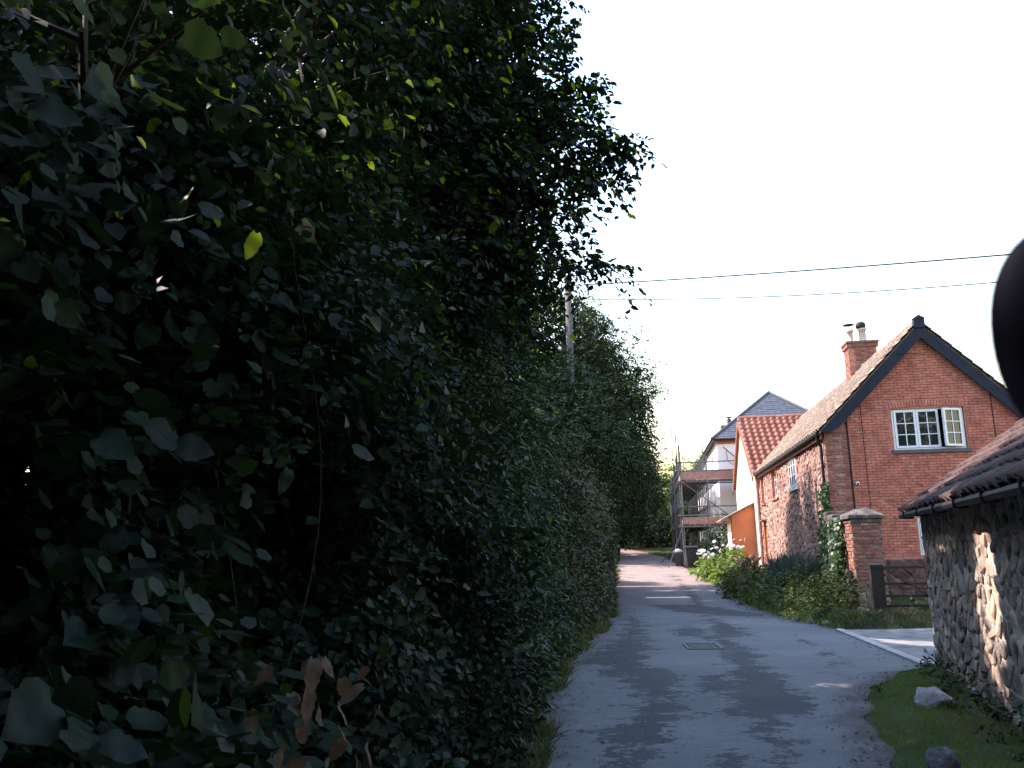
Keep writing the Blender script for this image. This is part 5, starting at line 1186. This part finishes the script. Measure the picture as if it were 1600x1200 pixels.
shrub('yellowish green spreading bush at the corner of the bed before the brick pier', [(6.75, 20.6, .38, .42), (6.5, 19.4, .3, .4), (7.1, 19.6, .45, .42), (6.7, 18.3, .26, .36), (7.25, 18.4, .35, .38), (6.6, 21.8, .34, .45), (7.3, 21.4, .55, .5), (7.5, 20.2, .6, .45), (6.55, 23.4, .34, .45), (7.2, 23.0, .42, .48)], .07, 'ovate', M['leaf_bed'], .38, .42, 7, 60)
pk = shrub('pink flowered plant at the foot of the sunlit cottage wall', [(8.75, 31.6, .75, .4), (8.5, 30.6, .7, .4), (9.0, 32.6, .8, .4)], .08, 'ovate', M['leaf_olive'], .5)
flowers(pk, 16, (8.75, 31.8, 1.15), (.25, .6, .14), flp, .2, (.6, 1.0))
shrub('sprawling dark climber between the porch and the scaffolding', [(10.1, 42.2, 2.2, .55), (10.6, 42.6, 1.6, .6), (10.2, 43.2, 1.0, .6), (11.0, 42.8, 2.6, .5), (10.0, 42.4, 1.5, .4), (10.9, 43.3, .9, .6)], .12, 'diamond', M['leaf_tree'], .4, .4, 7)
def climber(label, O, Nn, size, m, base, parts=0, name='ivy'):
    t = thing(name, label, 'ivy', base); n = len(O); D = RNG.normal(0, .5, (n, 3)) + [0, 0, -.8]; F = frames(D, Nn + RNG.normal(0, .35, (n, 3)))
    put_leaves(t, O, F, size * RNG.uniform(.6, 1.3, n), 'lobed', m, base, parts, 'foliage', cut=False); return t
n = 900; q = HF.w(-.12, .12); zz = RNG.uniform(.3, 3.25, n) ; w_ = .05 + .13 * np.clip((3.3 - zz) / 3, 0, 1)
climber('ivy climbing the black downpipe at the cottage corner', np.c_[q.x + RNG.normal(0, 1, n) * w_, q.y + RNG.normal(0, 1, n) * w_ - .05, zz], np.tile([-.5, -.9, .3], (n, 1)), .085, M['leaf_ivy'], (q.x, q.y, .1), 60)
n = 3600; f = RNG.random(n); h = RNG.random(n) ** .8 * 2.2; k = RNG.random(n) < np.clip(1.35 - h / 2.2 * .6 - .15 * np.sin(f * 9), 0, 1)
O = np.c_[gwp0.x + (gwp1.x - gwp0.x) * f - .2 - RNG.random(n) * .16 - (2.2 - h) * .07, gwp0.y + (gwp1.y - gwp0.y) * f, h + .02][k]
climber('thick ivy hanging over the old garden wall left of the gate pier', O, np.tile([-.9, -.4, .3], (len(O), 1)), .09, M['leaf_ivy'], (7.7, 20.5, .1), 120)
n = 420; O, d = ball(n, (7.42, 18.95, .5), (.12, .3, .6), .6); climber('yellowed ivy at the lower left side of the gate pier', O, np.tile([-.7, -.6, .4], (n, 1)), .075, M['leaf_olive'], (7.4, 18.9, .1), 40)
shrub('straggling weeds growing under the bars of the gate', [(8.0, 17.35, .15, .2), (8.5, 17.25, .12, .22), (9.0, 17.2, .12, .22), (7.6, 17.3, .1, .18), (8.3, 17.6, .3, .25)], .07, 'ovate', M['leaf_olive'], .4, .25, 6, name='weeds', cat='weeds')
shrub('dark weeds and nettles in the shade along the foot of the barn wall', [(5.35, 11.2, .12, .2), (5.1, 10.4, .15, .25), (4.85, 9.7, .16, .25), (4.65, 9.1, .16, .26), (4.45, 8.4, .16, .26), (4.2, 7.7, .16, .26), (4.0, 7.0, .15, .25), (3.8, 6.4, .12, .18)], .04, 'ovate', M['leaf_small'], .12, .14, 6, name='weeds', cat='weeds')
shrub('small broad leaved dock plant on the edge of the grass verge', [(4.02, 9.7, .06, .06)], .045, 'ovate', M['leaf_bed'], .5, .08, 5, 20, name='dock_plant', cat='plant', stems=1)

# ------------------------------------------------------------------ grass and litter
def blades(name, x, y, lo, hi, m, lean=.45):
    n = len(x); P = np.c_[x, y, terrain(x, y)]; D = np.c_[RNG.normal(0, lean, n), RNG.normal(0, lean, n), np.ones(n)]
    o = link(bpy.data.objects.new(name, cloud_mesh(name, P, frames(D, RNG.normal(0, 1, (n, 3))), RNG.uniform(lo, hi, n), 'blade', m, (0, 0, 0)))); o['kind'] = 'stuff'; return o
n = 60000; y = RNG.uniform(2.5, 11.6, n); x = interp(RK, y) + .01 + RNG.random(n) ** 1.1 * 2.6
q = np.c_[x, y, 0 * x]; bu_, bv_ = BF.uv(q); k = (bu_ < -.03) & (bv_ < .2) & (RNG.random(n) < .55 + .45 * np.sin(x * 5 + np.sin(y * 4)) ** 2)
blades('grass', x[k], y[k], .025, .06, M['grass'])
n = 26000; y = RNG.uniform(3.5, 44, n) ** 1.0; x = interp(LK, y) + .10 + .12 * np.sin(y * 1.9 + np.sin(y * 3.1)) - RNG.random(n) ** 1.6 * .6; k = RNG.random(n) < .35 + .65 * np.sin(y * 2.1 + np.sin(y * .7) * 3) ** 2
blades('grass', x[k], y[k], .06, .24, M['leaf_bed'], .6)
n = 24000; x = RNG.uniform(6.2, 10.5, n); y = RNG.uniform(16.3, 18.3, n) + .0; k = RNG.random(n) < .75
blades('grass', x[k], y[k], .05, .16, M['leaf_olive'], .6)
n = 7000; y = RNG.uniform(16.4, 44, n); x = interp(RK, y) - .03 + RNG.random(n) ** 1.5 * .6
blades('grass', x, y, .05, .2, M['grass'], .6)
n = 2600; y = RNG.uniform(5, 46, n); sd = RNG.random(n) < .62; x = np.where(sd, interp(LK, y) + np.abs(RNG.normal(0, .35, n)) - .05, interp(RK, y) - np.abs(RNG.normal(0, .22, n)))
P = np.c_[x, y, g(y) + .024]; o = link(bpy.data.objects.new('leaf_litter', cloud_mesh('leaf_litter', P, frames(np.c_[RNG.normal(0, 1, (n, 2)), RNG.normal(0, .12, n)], np.c_[RNG.normal(0, .25, (n, 2)), np.ones(n)]), RNG.uniform(.02, .055, n), 'diamond', M['leaf_dry'], (0, 0, 0)))); o['kind'] = 'stuff'
n = 1500; y = RNG.uniform(4, 30, n); x = np.where(RNG.random(n) < .6, interp(LK, y) + np.abs(RNG.normal(0, .25, n)), interp(RK, y) - np.abs(RNG.normal(0, .15, n))); mb = MB()
for i in range(n):
    r_ = random.uniform(.004, .013); c_ = Vector((x[i], y[i], float(g(y[i])) + .015)); mb.add([c_ + Vector((r_, 0, 0)), c_ + Vector((-r_ * .6, r_, 0)), c_ + Vector((-r_ * .5, -r_, 0)), c_ + Vector((0, 0, r_ * 1.2))], [(0, 1, 3), (1, 2, 3), (2, 0, 3)])
mb.build('grit', M['rock'], None, kind='stuff')
